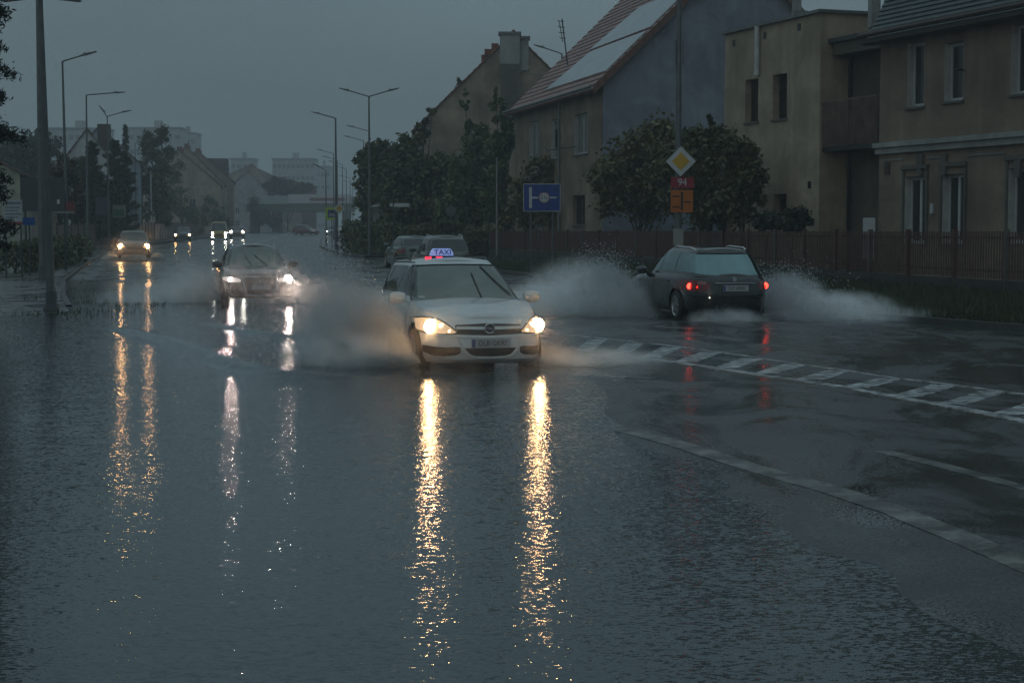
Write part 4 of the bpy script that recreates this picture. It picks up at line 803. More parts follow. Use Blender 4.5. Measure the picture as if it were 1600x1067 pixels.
Y = 70; k = Y/2700; t = thing('billboard', 'large dark blue-grey billboard behind the lamp posts', 'billboard', (px2w(79,Y), Y, 0)); zc = at(79, 303, Y).z
MB().box(-44*k, 25*k, -.06, 0, zc-27*k, zc+25*k).build('panel', pm('board_slate', (.045, .055, .068), .5, var=.25, scale=.8), t); MB().box(-1*k, 39*k, -.05, 0, zc-30.5*k, zc-27.2*k).build('lower_strip', pm('strip_grey', (.20, .21, .21), .5), t); MB().box(26*k, 41*k, -.05, 0, zc-27*k, zc-12*k).build('red_panel', pm('deep_red', (.13, .02, .025), .5), t); MB().box(13*k, 17*k, -.066, -.061, zc-16*k, zc-9*k).build('label', M_SIGNW, t)
for s in (-38, -2, 24): MB().tube([(s*k, .06, zp(Y)-.1), (s*k, .06, zc)], .05, 8).build('post', M_POLED, t)
Y = 128; k = Y/2700; t = thing('notice_board', 'cream board with a green lower half beyond the lamp posts', 'sign board', (px2w(188,Y), Y, 0)); zc = at(188, 330, Y).z
MB().box(-10*k, 10*k, -.03, 0, zc-10*k, zc+9*k).build('board', pm('cream', (.19, .18, .15), .5), t); MB().box(-9*k, 8*k, -.036, -.031, zc-8*k, zc+2.5*k).build('green_panel', pm('sign_green', (.03, .10, .055), .5), t); MB().tube([(0, .03, zp(Y)), (0, .03, zc)], .05, 8).build('post', M_POLED, t)
t = thing('grey_board', 'dull blue-grey board standing left of the green one', 'sign board', (px2w(162,131), 131, 0)); zc = at(162, 322, 131).z; MB().box(-11*k, 12*k, -.03, 0, zc-14*k, zc+14*k).build('board', pm('dull_blue', (.05, .055, .075), .5), t); MB().tube([(0, .03, zp(131)), (0, .03, zc)], .05, 8).build('post', M_POLED, t)
# pedestrian far up the pavement
Y = 150; t = tag(bpy.data.objects.new('person', bpy.data.meshes.new('person')), 'person in dark clothes walking on the far pavement by the corner post', 'person'); COL.objects.link(t)
bv = [(0,0,.92),(0,0,1.15),(0,0,1.38),(0,.0,1.50),(0,.02,1.58),(0,.03,1.70),(.18,0,1.38),(.24,.02,1.10),(.25,.12,.86),(-.18,0,1.38),(-.24,0,1.10),(-.25,-.06,.85),(.09,0,.88),(.11,.16,.5),(.11,.10,.06),(.11,.25,.03),(-.09,0,.88),(-.11,-.10,.48),(-.11,-.24,.10),(-.11,-.12,.03)]
be = [(0,1),(1,2),(2,3),(3,4),(4,5),(2,6),(6,7),(7,8),(2,9),(9,10),(10,11),(0,12),(12,13),(13,14),(14,15),(0,16),(16,17),(17,18),(18,19)]
br = [.16,.17,.17,.07,.10,.09,.075,.055,.04,.075,.055,.04,.11,.075,.05,.035,.11,.075,.05,.035]
t.data.from_pydata(bv, be, []); md = t.modifiers.new('skin', 'SKIN'); md2 = t.modifiers.new('sub', 'SUBSURF'); md2.levels = md2.render_levels = 1
for i, r in enumerate(br): t.data.skin_vertices[0].data[i].radius = (r, r*.85)
t.data.skin_vertices[0].data[0].use_root = True; t.data.materials.append(pm('dark_coat', (.05, .03, .03), .7)); t.location = (px2w(542,Y), Y, zp(Y)+.12); t.rotation_euler = (0,0,R(190))
MB().lathe([(.02,1.79),(.07,1.775),(.11,1.72),(.105,1.66),(.09,1.63)], 12, Matrix.Translation((0,.035,0))).build('hair', pm('dark_hair', (.02,.015,.012), .6), t, smooth=True)
# ------------------------------------------------------------------ buildings
M_FRAME = pm('window_white', (.50, .51, .52), .4, var=.06); M_PANE = pm('window_pane', (.035, .037, .036), .12, var=.3, scale=.7); M_PANED = pm('window_pane_dark', (.012, .012, .011), .2, var=.4)
M_CURT = pm('curtain_pane', (.16, .165, .155), .4, var=.25, scale=2)
def stucco(name, col, var=.16):
    if name in MC: return MC[name]
    m = pm(name, col, .85, var=var, scale=.55, bump=.5, bscale=26); n = m.node_tree.nodes; l = m.node_tree.links; b = n['Principled BSDF']; src = b.inputs['Base Color'].links[0].from_socket
    tc = n.new('ShaderNodeTexCoord'); k = 1.0                  # rain streaks and patchy old render
    for sc, lo, hi, d in (((1.3, 1.3, .15), .30, .62, .82), ((.6, .6, .8), .42, .60, .84)):
        mp = n.new('ShaderNodeMapping'); mp.inputs['Scale'].default_value = sc; l.new(tc.outputs['Object'], mp.inputs[0]); q = n.new('ShaderNodeTexNoise'); q.inputs['Scale'].default_value = 1; q.inputs['Detail'].default_value = 6; q.inputs['Roughness'].default_value = .65; q.inputs['Distortion'].default_value = 1.1; l.new(mp.outputs[0], q.inputs['Vector'])
        r = n.new('ShaderNodeMapRange'); r.inputs[1].default_value = lo; r.inputs[2].default_value = hi; r.inputs[3].default_value = d*.87; r.inputs[4].default_value = .94; l.new(q.outputs['Fac'], r.inputs[0])
        s = n.new('ShaderNodeVectorMath'); s.operation = 'SCALE'; l.new(src, s.inputs[0]); l.new(r.outputs[0], s.inputs['Scale']); src = s.outputs[0]
    l.new(src, b.inputs['Base Color']); return m
class Bld:
    """local x runs along the street front, local y goes in, z up; the front is y = 0"""
    def __init__(s, name, label, A, B, cat='house', group=None, z=None):
        s.A = Vector((A[0], A[1])); s.B = Vector((B[0], B[1])); s.w = (s.B-s.A).length; s.e = (s.B-s.A)/s.w; s.z0 = zp(A[1]) if z is None else z
        s.root = thing(name, label, cat, (A[0], A[1], s.z0), math.atan2(s.e.y, s.e.x), group); s.n = Vector((-s.e.y, s.e.x))
    def uz(s, px, py):                                       # front-wall coordinates of a photo pixel
        r = ray(px, py); q = r.x/r.y; u = (q*s.A.y-s.A.x)/(s.e.x-q*s.e.y); Y = s.A.y+u*s.e.y
        return u, at(px, py, Y).z-s.z0
    def rect(s, x0, x1, yt, yb):
        a = s.uz(x0, yt); b = s.uz(x1, yt); c = s.uz((x0+x1)/2, yt); d = s.uz((x0+x1)/2, yb); return (a[0], b[0], d[1], c[1])
    def face(s, mb, o, ud, nd, w, z0, z1, ops, rev=.16):
        """a wall with real openings: o origin, ud along, nd inwards"""
        o, ud, nd = Vector(o), Vector(ud), Vector(nd); Z = Vector((0,0,1))
        us = sorted({0., w}|{q for a in ops for q in a[:2]}); zs = sorted({z0, z1}|{q for a in ops for q in a[2:4]})
        for a, b in zip(us[:-1], us[1:]):
            for c, d in zip(zs[:-1], zs[1:]):
                um, zm = (a+b)/2, (c+d)/2
                if any(q[0] < um < q[1] and q[2] < zm < q[3] for q in ops): continue
                mb.quad(o+ud*a+Z*c, o+ud*b+Z*c, o+ud*b+Z*d, o+ud*a+Z*d)
        for a, b, c, d in ops:
            P = [o+ud*a+Z*c, o+ud*b+Z*c, o+ud*b+Z*d, o+ud*a+Z*d]
            for k in range(4): mb.quad(P[k], P[(k+1) % 4], P[(k+1) % 4]+nd*rev, P[k]+nd*rev)
    def window(s, o, ud, nd, op, rev=.16, cols=2, tr=0., fm=None, pmn=None, sill=True, fw=.055, name='window', jamb=None):
        o, ud, nd = Vector(o), Vector(ud), Vector(nd); a, b, c, d = op
        M = Matrix((( ud.x, nd.x, 0, o.x), (ud.y, nd.y, 0, o.y), (0, 0, 1, o.z), (0, 0, 0, 1)))
        mb = MB(); y0, y1 = rev-.04, rev+.03
        mb.box(a, a+fw, y0, y1, c, d, M); mb.box(b-fw, b, y0, y1, c, d, M); mb.box(a+fw, b-fw, y0, y1, c, c+fw, M); mb.box(a+fw, b-fw, y0, y1, d-fw, d, M)
        for k in range(1, cols): x = a+(b-a)*k/cols; mb.box(x-fw*.5, x+fw*.5, y0, y1, c+fw, d-fw, M)
        if tr: z = d-(d-c)*tr; 
        if tr:
            for k in range(cols): x0 = a+(b-a)*k/cols+fw*(1 if k == 0 else .5); x1 = a+(b-a)*(k+1)/cols-fw*(1 if k == cols-1 else .5); mb.box(x0, x1, y0, y1, z-fw*.4, z+fw*.4, M)
        f = mb.build(name, fm or M_FRAME, s.root); m2 = MB(); m2.box(a+fw*.5, b-fw*.5, rev+.0, rev+.012, c+fw*.5, d-fw*.5, M); m2.build('pane', pmn or M_PANE, f)
        if jamb:
            for x in (a+.001, b-.016): MB().box(x, x+.015, .004, rev-.05, c+.003, d-.003, M).build('jamb_lining', jamb, f)
        if sill: MB().box(a-.06, b+.06, -.07, rev-.05, c-.07, c-.002, M).build('sill', M_SILL, f)
        return f
    def walls(s, mat, h, dep, front=(), end0=(), end1=(), rev=.16, gable=0., off=.5, name='wall', z0=-.4):
        mb = MB(); w = s.w
        s.face(mb, (0,0,0), (1,0,0), (0,1,0), w, z0, h, list(front), rev); s.face(mb, (0,dep,0), (0,-1,0), (1,0,0), dep, z0, h, list(end0), rev)
        s.face(mb, (w,0,0), (0,1,0), (-1,0,0), dep, z0, h, list(end1), rev); s.face(mb, (w,dep,0), (-1,0,0), (0,-1,0), w, z0, h, [])
        if gable:
            for x in (0, w): mb.add([(x,0,h),(x,dep,h),(x,dep*off,h+gable)], [(0,1,2)])
        else: mb.quad((0,0,h),(w,0,h),(w,dep,h),(0,dep,h))
        s.h, s.dep, s.gab, s.off = h, dep, gable, off
        return mb.build(name, mat, s.root)
    def roof(s, mat, ov=.45, ex=.3, th=.12, course=.34, lift=.05):
        """gable roof laid in overlapping tile courses"""
        mb = MB(); ridge = Vector((0, s.dep*s.off, s.h+s.gab+lift))
        for sg, y0 in ((1, 0.), (-1, s.dep)):
            eave = Vector((0, y0, s.h+lift)); sl = (ridge-eave).normalized(); eave = eave-sl*ov; L = (ridge-eave).length; n = max(4, int(L/course)); nrm = Vector((0, -sl.z*sg, sl.y*sg)) if True else 0
            nrm = Vector((0, -abs(sl.z)*(1 if sg > 0 else -1), abs(sl.y)))
            for k in range(n):
                a = eave+sl*(L*k/n); b = eave+sl*(L*(k+1)/n+.05); t0 = nrm*(th*.9); t1 = nrm*(th*.9-.045)
                x0, x1 = Vector((-ex,0,0)), Vector((s.w+ex,0,0)); P = [a+x0, a+x1, b+x1, b+x0, a+x0+t0, a+x1+t0, b+x1+t1, b+x0+t1]
                mb.add(P, [(0,1,5,4),(1,2,6,5),(2,3,7,6),(3,0,4,7),(4,5,6,7),(3,2,1,0)])
        mb.tube([ridge+Vector((-ex,0,th*.8)), ridge+Vector((s.w+ex,0,th*.8))], .13, 8)
        return mb.build('roof', mat, s.root)
    def gutter(s, mat, z=None, ov=.5): z = s.h-.22 if z is None else z; return MB().tube([(-.25,-ov,z),(s.w+.25,-ov,z)], .085, 8).build('gutter', mat, s.root, smooth=True)
    def part(s, name, mat, parent=None, **k): return None
M_JAMB = pm('jamb_white', (.50, .49, .46), .6, var=.15); M_SILL = pm('sill_stone', (.12, .11, .10), .6, var=.2)
M_TILE = pm('red_tile', (.23, .088, .062), .38, var=.45, scale=2.2, bump=.5, bscale=9); M_TILED = pm('dark_tile', (.035, .055, .058), .4, var=.3, scale=3, bump=.5, bscale=9); M_ZINC = pm('zinc', (.16, .165, .165), .4, metal=.3, var=.2); M_TILEB = pm('brown_tile', (.15, .09, .075), .5, var=.4, scale=2, bump=.4, bscale=8)

# brown house with the long tiled roof
A, B = (.18, 97.3), (4.15, 80.0)
h = Bld('tiled_house', 'brown rendered house with big red tiled roof and blue-grey gable wall', A, B)
W1 = [h.rect(827,842.5,190,254), h.rect(861,875,186,248), h.rect(897,918,178,241), h.rect(895,914,305,352), h.rect(838,850,300,352)]
H = 8.35; wl = h.walls(stucco('render_brown', (.33, .26, .185), .35), H, 13, front=W1, gable=6.3)
for op in W1[:3]: h.window((0,0,0), (1,0,0), (0,1,0), op, .2, cols=2, fw=.09, pmn=M_CURT, jamb=M_JAMB)
for op in W1[3:]: h.window((0,0,0), (1,0,0), (0,1,0), op, .2, cols=2, fw=.06, fm=M_SILL, pmn=M_PANED)
# blue-grey insulated gable end, 8 cm proud of the wall
mb = MB(); w = h.w; mb.prism([(0.02,-.3),(12.98,-.3),(12.98,H),(6.5,H+6.26),(0.02,H)], -.08, .0, Matrix.Translation((w,0,0)) @ Matrix.Rotation(R(90), 4, 'Z')); mb.build('gable_wall', stucco('render_blue_grey', (.29, .32, .375), .16), h.root)
h.roof(M_TILE, ov=.75, ex=.42, course=.42); h.gutter(M_ZINC, H-.25, .62)
MB().box(w+.10, w+.46, 0, .01, 0, .01) 
mbv = MB()
for sg, y0 in ((1, -.55), (-1, 13.55)): mbv.add([(w+.40,y0,H-.62),(w+.47,y0,H-.62),(w+.47,6.5,H+6.1),(w+.40,6.5,H+6.1),(w+.40,y0,H-.22),(w+.47,y0,H-.22),(w+.47,6.5,H+6.5),(w+.40,6.5,H+6.5)], [(0,1,2,3),(4,7,6,5),(0,4,5,1),(2,6,7,3),(0,3,7,4),(1,5,6,2)])
mbv.build('verge_board', pm('verge_brown', (.14, .06, .04), .6, var=.3), h.root)
# pale roof panels
slp = math.atan2(6.3, 6.5); M_SOL = pm('roof_panel', (.30, .33, .36), .18, var=.12, scale=1)
def onroof(u, t, up=.14): return Vector((u, -.75*math.cos(slp)+t*math.cos(slp)-up*math.sin(slp), H-.75*math.sin(slp)+.05+t*math.sin(slp)+up*math.cos(slp)))
for k, (t0, t1, u0, u1) in enumerate([(1.35, 4.05, 5.4, 17.2), (4.3, 7.2, 6.6, 17.2)]):
    mb = MB(); q = [onroof(u0+.9*0, t0), onroof(u1, t0), onroof(u1, t1), onroof(u0+2.0, t1)]; mb.add(q+[onroof(u0, t0, .05), onroof(u1, t0, .05), onroof(u1, t1, .05), onroof(u0+2.0, t1, .05)], [(0,1,2,3),(0,1,5,4),(1,2,6,5),(2,3,7,6),(3,0,4,7)]); mb.build('roof_panel', M_SOL, h.root)
p = h.uz(870, 160); MB().tube([(h.uz(877,150)[0], -.12, 1), (h.uz(877,150)[0], -.12, H-.3)], .06, 8).build('downpipe', M_ZINC, h.root)
ub = h.uz(892,231); mb = MB(); mb.tube([(h.uz(873,226)[0],-.9,h.uz(873,226)[1]),(h.uz(882,232)[0],-.9,ub[1]-.1),(ub[0]+1.2,-.05,ub[1])], .03, 6); mb.box(ub[0]-.5,ub[0]-.3,-.7,-.6,ub[1],ub[1]+.9); mb.build('wall_bracket', M_TRIM, h.root)
ca_ = at(884, 100, 88); mb = MB(); pz = at(878, 30, 88); mb.tube([at(887, 102, 88), pz], .035, 6)
for k, t in enumerate((.05, .18, .30, .42)):
    q = pz.lerp(at(887, 102, 88), t); mb.tube([q+Vector((-.25,0,.02)), q+Vector((.10,0,-.02))], .02, 5)
mb.tube([pz.lerp(at(887,102,88), .04)+Vector((-.16,0,0)), pz.lerp(at(887,102,88), .5)+Vector((-.10,0,0))], .02, 5)
tag(mb.build('roof_aerial', M_TRIM), 'leaning TV aerial on the ridge of the red tiled roof', 'aerial')
# gable house beyond with the twin white chimneys
g = Bld('gable_house', 'tall pale gable house with twin white chimneys behind the trees', (-6.75, 126), (-6.3, 113))
g.walls(stucco('render_pale', (.42, .34, .26), .25), 7.9, 12.8, gable=6.2, off=.5); g.roof(M_TILE, ov=.3, ex=.12, course=.5)
def boxz(px0, px1, pyt, pyb, Y, dep): a = at(px0, pyt, Y); b = at(px1, pyb, Y); return a.x, b.x, Y, Y+dep, b.z, a.z
IM = Matrix.Rotation(-math.atan2(g.e.y, g.e.x), 4, 'Z') @ Matrix.Translation(-Vector((g.A.x, g.A.y, g.z0)))
M_CH = stucco('chimney_white', (.42, .43, .42), .15)
for x0, x1, yt, yb, d in ((781,812,51,100,.0),(813,826,58,110,.5)):
    q = boxz(x0, x1, yt, yb, 112.6+d, 1.0); ch = MB().box(*q, IM).build('chimney', M_CH, g.root); MB().box(q[0]-.1, q[1]+.1, q[2]-.1, q[3]+.1, q[5]-.14, q[5]+.04, IM).build('chimney_cap', M_ZINC, ch)
for x0, x1, yt, yb in ((768,779,68,90),(757,770,77,100),(752,764,86,110)): MB().box(*boxz(x0, x1, yt, yb, 116, 1.2), IM).build('chimney', pm('brick_chimney', (.22, .07, .045), .8, var=.3, scale=6), g.root)
q = boxz(782, 812, 82, 170, 112.62, .1); MB().box(*q, IM).build('wall_stain', stucco('render_stain', (.17, .15, .125), .25), g.root)
# flat-roofed ochre block
A, B = (8.15, 66.7), (10.62, 60.0)
f = Bld('flat_roofed_building', 'ochre flat-roofed building with white half-length downpipe', A, B, 'building')
ops = [f.rect(1164.5,1185,124,191), f.rect(1208,1230,116,186), f.rect(1209,1229,303,332)]
HF = f.uz(1275, 22)[1]; HL = f.uz(1131, 55)[1]
f.walls(stucco('render_ochre', (.52, .425, .31), .2), min(HF, HL), 4.5, front=ops, rev=.3)
for k, op in enumerate(ops): f.window((0,0,0), (1,0,0), (0,1,0), op, .3, cols=1, fm=pm('brown_frame', (.05,.035,.03), .6), pmn=M_PANED if k else pm('red_brown_pane', (.04,.022,.018), .4))
hh = min(HF, HL); MB().box(-.12, f.w+.12, -.14, 4.6, hh+.002, hh+.11).build('parapet_cap', M_ZINC, f.root)
u, zt = f.uz(1187, 42); zb_ = f.uz(1187, 118)[1]; MB().tube([(u,-.10,zt),(u,-.10,zb_)], .10, 10).build('downpipe', pm('pipe_white', (.5,.5,.48), .4), f.root)
for px, py in ((1147,68),(1195.5,56),(1249,43)): u, z = f.uz(px, py); MB().box(u-.10, u+.10, -.02, -.002, z-.12, z+.12).build('vent', M_TRIM, f.root)
u, z = f.uz(1265,289); MB().box(u-.10,u+.10,-.02,-.002,z-.12,z+.12).build('vent', M_TRIM, f.root)
# recessed wing with a dark balcony, between the ochre block and the right-hand house
A2 = f.root.matrix_basis @ Vector((f.w+.02, 1.3, 0)); 
A2 = (f.A+f.e*(f.w+.03)+f.n*1.2); B2 = A2+Vector((.60, -.80)).normalized()*0+f.e*5.0
r = Bld('recessed_wing', 'shadowed wing with a dark balcony between the ochre block and the brown corner house', A2, B2, 'building')
HR = r.uz(1330, 70)[1]; r.walls(stucco('render_painted_shade', (.16, .13, .095), .3), HR, 3.2)  # wall colour darkened to hold the shade of the recess
a = r.uz(1316,162); b = r.uz(1372,228); z0, z1 = b[1], a[1]; mb = MB(); mb.box(a[0], a[0]+4, -1.1, -.003, z0-.15, z0); bal = mb.build('balcony', M_TRIM, r.root)
mb = MB(); mb.box(a[0], a[0]+4, -1.12, -1.08, z1-.06, z1)
for k in range(34): mb.box(a[0]+k*.12, a[0]+k*.12+.05, -1.11, -1.085, z0+.02, z1-.061)
mb.build('railing', M_TILEB, bal)
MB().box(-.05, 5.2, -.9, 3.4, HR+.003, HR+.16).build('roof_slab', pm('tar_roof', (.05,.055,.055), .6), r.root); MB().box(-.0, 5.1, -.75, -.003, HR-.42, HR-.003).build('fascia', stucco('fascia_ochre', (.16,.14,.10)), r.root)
u = r.uz(1284,200)[0]; MB().tube([(.12,-.12,0),(.12,-.12,HR-.5)], .06, 8).build('downpipe', M_TRIM, r.root); r.part('x', None)
p0, p1 = at(1238, 20, 63), at(1249, -4, 63); tag(MB().box(p0.x, p1.x, 62.5, 63.1, hh-.2, hh+1.1).build('chimney_stack', M_CH), 'pale chimney stack on the ochre block cut by the picture top', 'chimney')
ac = MB(); q0, q1 = at(1240, 25, 62), at(1262, 17, 62); ac.box(q0.x, q1.x, 62, 62.5, f.z0+hh+.115, q1.z); tag(ac.build('roof_unit', M_ZINC), 'grey ventilation unit on the flat roof of the ochre block', 'roof unit')
q0 = at(1302, 47, 60); mb = MB(); mb.tube([(q0.x-.3,60.5,q0.z-.1),(q0.x+.25,60.5,q0.z+.28)], .04, 6); mb.box(q0.x-.12, q0.x+.1, 60.4, 60.6, q0.z-.25, q0.z+.15); tag(mb.build('roof_unit', M_TRIM), 'small dark dish mount on the wing roof against the sky', 'roof unit')
# brown corner house on the right
A, B = (11.45, 54.0), (14.6, 45.5)
A = (px2w(1371, 54), 54.0); B = (A[0]+.37*11, 43.0)
c = Bld('corner_house', 'dark brown rendered house with white-framed windows and a pale string course', A, B)
HC = c.uz(1375, 47)[1]
up_ = [c.rect(1418.5,1445,66,167), c.rect(1476.5,1506,66,158), c.rect(1581,1625,36,146)]; lo_ = [c.rect(1414,1448,276,381), c.rect(1473,1508,272,381), c.rect(1576,1626,262,381)]
c.walls(stucco('render_dark_brown', (.30, .235, .17), .28), HC, 9, front=up_+lo_, rev=.30, gable=7.2, off=.42)
for op in up_+lo_:
    c.window((0,0,0), (1,0,0), (0,1,0), op, .24, cols=1 if op in up_[:2] else 2, fw=.10, pmn=M_PANE, jamb=M_JAMB)
    mb = MB()
    if op in lo_:
        mb.box(op[0]-.12, op[1]+.12, -.10, -.003, op[3]+.22, op[3]+.34); mb.box(op[0]-.10, op[0]-.002, -.05, -.003, op[2], op[3]+.2); mb.box(op[1]+.002, op[1]+.10, -.05, -.003, op[2], op[3]+.2); mb.build('window_surround', stucco('surround', (.17,.155,.135)), c.root)
for x in (1440, 1477, 1593):
    u = c.uz(x, 250)[0]; zt = c.uz(x, 235)[1]-.12; mb = MB(); mb.prism([(u-.10, zt-.62),(u+.10, zt-.62),(u+.16, zt),(u-.16, zt)], -.09, -.003); mb.build('keystone', stucco('surround', (.17,.155,.135)), c.root)
zc1 = c.uz(1400, 232.5)[1]; mb = MB(); mb.box(-.10, c.w+.1, -.20, -.003, zc1+.05, zc1+.20); mb.box(-.06, c.w+.06, -.12, -.003, zc1-.14, zc1+.047); mb.build('string_course', stucco('pale_course', (.42,.42,.40), .15), c.root)
M_LINE = stucco('scored_line', (.30,.29,.27), .2)
for x0, x1, y0, y1 in ((1381,1412,251,252.5),(1451,1470,247,248.5),(1512,1572,243,238)):
    a, b = c.uz(x0, y0), c.uz(x1, y1); z = a[1]; MB().box(a[0], b[0], -.03, -.003, z-.03, z+.03).build('plaster_panel', M_LINE, c.root)
u, z = c.uz(1387, 264); MB().box(u-.14, u+.14, -.03, -.003, z-.18, z+.18).build('wall_plaque', pm('plaque', (.05,.035,.02), .6), c.root)
u, z = c.uz(1458, 326); MB().box(u-.05, u+.05, -.08, -.003, z-.15, z+.15).build('intercom', M_FRAME, c.root)
c.roof(M_TILED, ov=.6, ex=.45, course=.17, th=.09); c.gutter(pm('brown_gutter', (.06,.035,.03), .5), HC-.20, .62)
mb = MB(); mb.box(-.4, c.w, -.55, -.003, HC-.45, HC-.30); mb.build('eaves_board', pm('eaves_brown', (.06,.05,.045), .7), c.root)
u, z = c.uz(1507, 110); mb = MB(); mb.tube([(u,-.02,z),(u+.1,-.4,z),(u+.45,-.45,z-.03)], .03, 6); mb.build('wall_bracket', M_TRIM, c.root)
q = at(1369, 12, 55.5); tag(MB().box(q.x-.16, q.x+.12, 55.4, 56.0, HC+.3, q.z+1.2).build('chimney_stack', M_CH), 'pale chimney edge beside the dark tiled corner roof', 'chimney')

# ---------------------------------------------------------------- long brown fence on the right
M_FENCE = pm('fence_brown', (.10, .045, .034), .5, var=.4, scale=5); M_FPOST = pm('fence_post_grey', (.10, .085, .075), .5, var=.2); M_PLINTH = pm('fence_plinth', (.05, .047, .04), .7, var=.3, scale=2, bump=.4)
FP = [(px2w(766, 96.5), 96.5), (6.6, 67), (9.0, 57), (11.0, 48.0), (13.1, 40.5), (16, 32)]
fence = thing('picket_fence', 'long brown slatted fence on a dark plinth along the right verge', 'fence', (FP[3][0], FP[3][1], 0))
FPa = np.array(FP); seg = np.concatenate([[0], np.cumsum(np.hypot(*np.diff(FPa, axis=0).T))]); tot = seg[-1]; o0 = Vector((FP[3][0], FP[3][1], 0))
def fpt(s): return Vector((np.interp(s, seg, FPa[:,0]), np.interp(s, seg, FPa[:,1]), 0))
s = 0.; k = 0
while s < tot-.5:
    e = min(s+2.5, tot); a, b = fpt(s), fpt(e); d = (b-a).normalized(); za, zb_ = zp(a.y)+.12, zp(b.y)+.12; top = 1.80
    M = Matrix.Translation(a-o0) @ Matrix.Rotation(math.atan2(d.y, d.x), 4, 'Z'); L = (b-a).length
    MB().box(-.05, .05, -.06, .06, za-.3, top+.03, M).build('post', M_FPOST if k % 3 == 1 or s < 20 else M_FENCE, fence)
    MB().box(.05, L-.05, -.08, .08, za-.35, za+.42, M).build('plinth', M_PLINTH, fence)
    mb = MB(); n = int((L-.16)/.125)
    wd = .055 if s > 30 else .075
    for j in range(n): x = .10+(L-.2)*(j+.5)/n; jit = random.uniform(-.012, .012); mb.box(x-wd/2, x+wd/2, -.02, .0, za+.46, top-.03+jit, M)
    mb.box(.05, L-.05, .002, .045, za+.62, za+.68, M); mb.box(.05, L-.05, .002, .045, top-.22, top-.16, M); mb.build('slat_panel', M_FENCE, fence); s = e; k += 1
q = at(1360, 351, 51); tag(MB().box(q.x-.17, q.x+.14, 51, 51.25, .95, q.z+.20).build('meter_cabinet', M_SIGNW), 'small white meter cabinet behind the brown fence by the corner house', 'cabinet')
# fence on the left, far side
FL = thing('board_fence', 'dark brown board fence with pale gaps along the far left pavement', 'fence', (px2w(230,140), 140, zp(140)))
a, b = Vector((-29.4, 112, 0)), Vector((-45.2, 255, 0)); o0 = Vector((px2w(230,140), 140, zp(140))); n = 46
for k in range(n):
    p, q = a.lerp(b, k/n), a.lerp(b, (k+1)/n); d = (q-p).normalized(); L = (q-p).length; M = Matrix.Translation(p-o0) @ Matrix.Rotation(math.atan2(d.y, d.x), 4, 'Z'); z = zp(p.y)
    MB().box(-.07, .07, -.07, .07, z-.2, z+1.95, M).build('post', M_FENCE, FL); mb = MB()
    for j in range(14): x = .12+(L-.2)*j/14; mb.box(x, x+(L-.2)/14*.8, -.02, 0, z+.15, z+1.8+random.uniform(-.03, .03), M)
    mb.box(.07, L-.07, .002, .05, z+.4, z+.5, M); mb.build('slat_panel', M_FENCE, FL)

# ---------------------------------------------------------------- left-hand houses, in the distance
def lhouse(name, label, px0, Y0, ln, h, dep, gab, wm, rm, slope=-.2, cat='house', wins=True, off=.5, group=None, chim=True, end_w=(), zoff=0):
    X0 = px2w(px0, Y0); d = Vector((slope, 1)).normalized(); A = Vector((X0, Y0)); b = Bld(name, label, A, A+d*ln, cat, group)
    fr = [(u, u+1.1, z, z+1.5) for z in ((1.2, 4.1) if h > 5.5 else (1.2,)) for u in np.arange(1.2, ln-1.5, 2.7)] if wins else []
    en = [(u, u+1.1, z, z+1.5) for z in ((1.2, 4.1) if h > 5.5 else (1.2,)) for u in (dep*.22, dep*.62)] if wins else []
    b.walls(wm, h, dep, front=fr, end0=en, gable=gab, off=off, rev=.12)
    for op in fr: b.window((0,0,0), (1,0,0), (0,1,0), op, .12, cols=2, sill=False, fw=.09)
    for op in en: b.window((0,dep,0), (0,-1,0), (1,0,0), op, .12, cols=2, sill=False, fw=.09)
    if gab: b.roof(rm, ov=.4, ex=.2, course=.5)
    if chim and gab:
        for u in (ln*.3, ln*.7): ch = MB().box(u-.4, u+.4, dep*off-.4, dep*off+.4, h+gab*.8, h+gab+.7).build('chimney', pm('brick_chimney', (.22,.07,.045), .8), b.root)
    return b
lhouse('cream_house', 'pale yellow house wall at the far left edge above the white board', 34, 108, 9, 5.0, 12, 3.2, stucco('cream_wall', (.52,.53,.41)), M_TILEB, chim=False)
lhouse('white_gable_house', 'white gabled house with a big brown chimney among dark conifers', 182, 160, 12, 7.2, 4.9, 3.2, stucco('white_wall', (.68,.70,.69)), M_TILEB, chim=False)
q = at(161, 194, 163); b_ = at(161, 218, 163); tag(MB().box(q.x-.55, q.x+.5, 163, 164, b_.z-1, q.z).build('chimney_stack', pm('brick_dark', (.09,.055,.045), .8)), 'wide dark brick chimney on the white gabled house', 'chimney')
hb = lhouse('balcony_house', 'grey house with white vertical balcony bars and a sloping roof', 222, 175, 15, 7.8, 8, 3.6, stucco('grey_wall', (.42,.48,.51)), M_TILEB, wins=False, chim=False)
for z0, z1, n in ((4.6, 7.2, 7), (3.3, 4.4, 7), (.3, 2.7, 6)):
    mb = MB(); mb.box(2.7, 12.6, -1.0, -.9, z0-.1, z0-.01)
    for k in range(n): x = 2.9+k*1.5; mb.box(x, x+.55, -.98, -.92, z0, z1)
    mb.build('balcony_bars', M_FRAME, hb.root)
MB().box(2.5, 12.8, -.02, -.004, .2, 7.4).build('recess_shade_sheet', M_PANED, hb.root)  # dark sheet on the flat wall, painting the shade behind the bars
lhouse('terrace_house', 'first gabled terrace house with a pinkish front beyond the dark trees', 346, 268, 15, 7.6, 12.6, 5.4, stucco('pink_wall', (.52,.40,.33)), M_TILEB, -.15, group='terrace houses left of the road')
lhouse('terrace_house', 'second terrace house with tall brown tiled roof and chimneys', 353, 288, 16, 8.2, 12.6, 6.2, stucco('tan_wall', (.46,.37,.30)), M_TILEB, -.15, group='terrace houses left of the road')
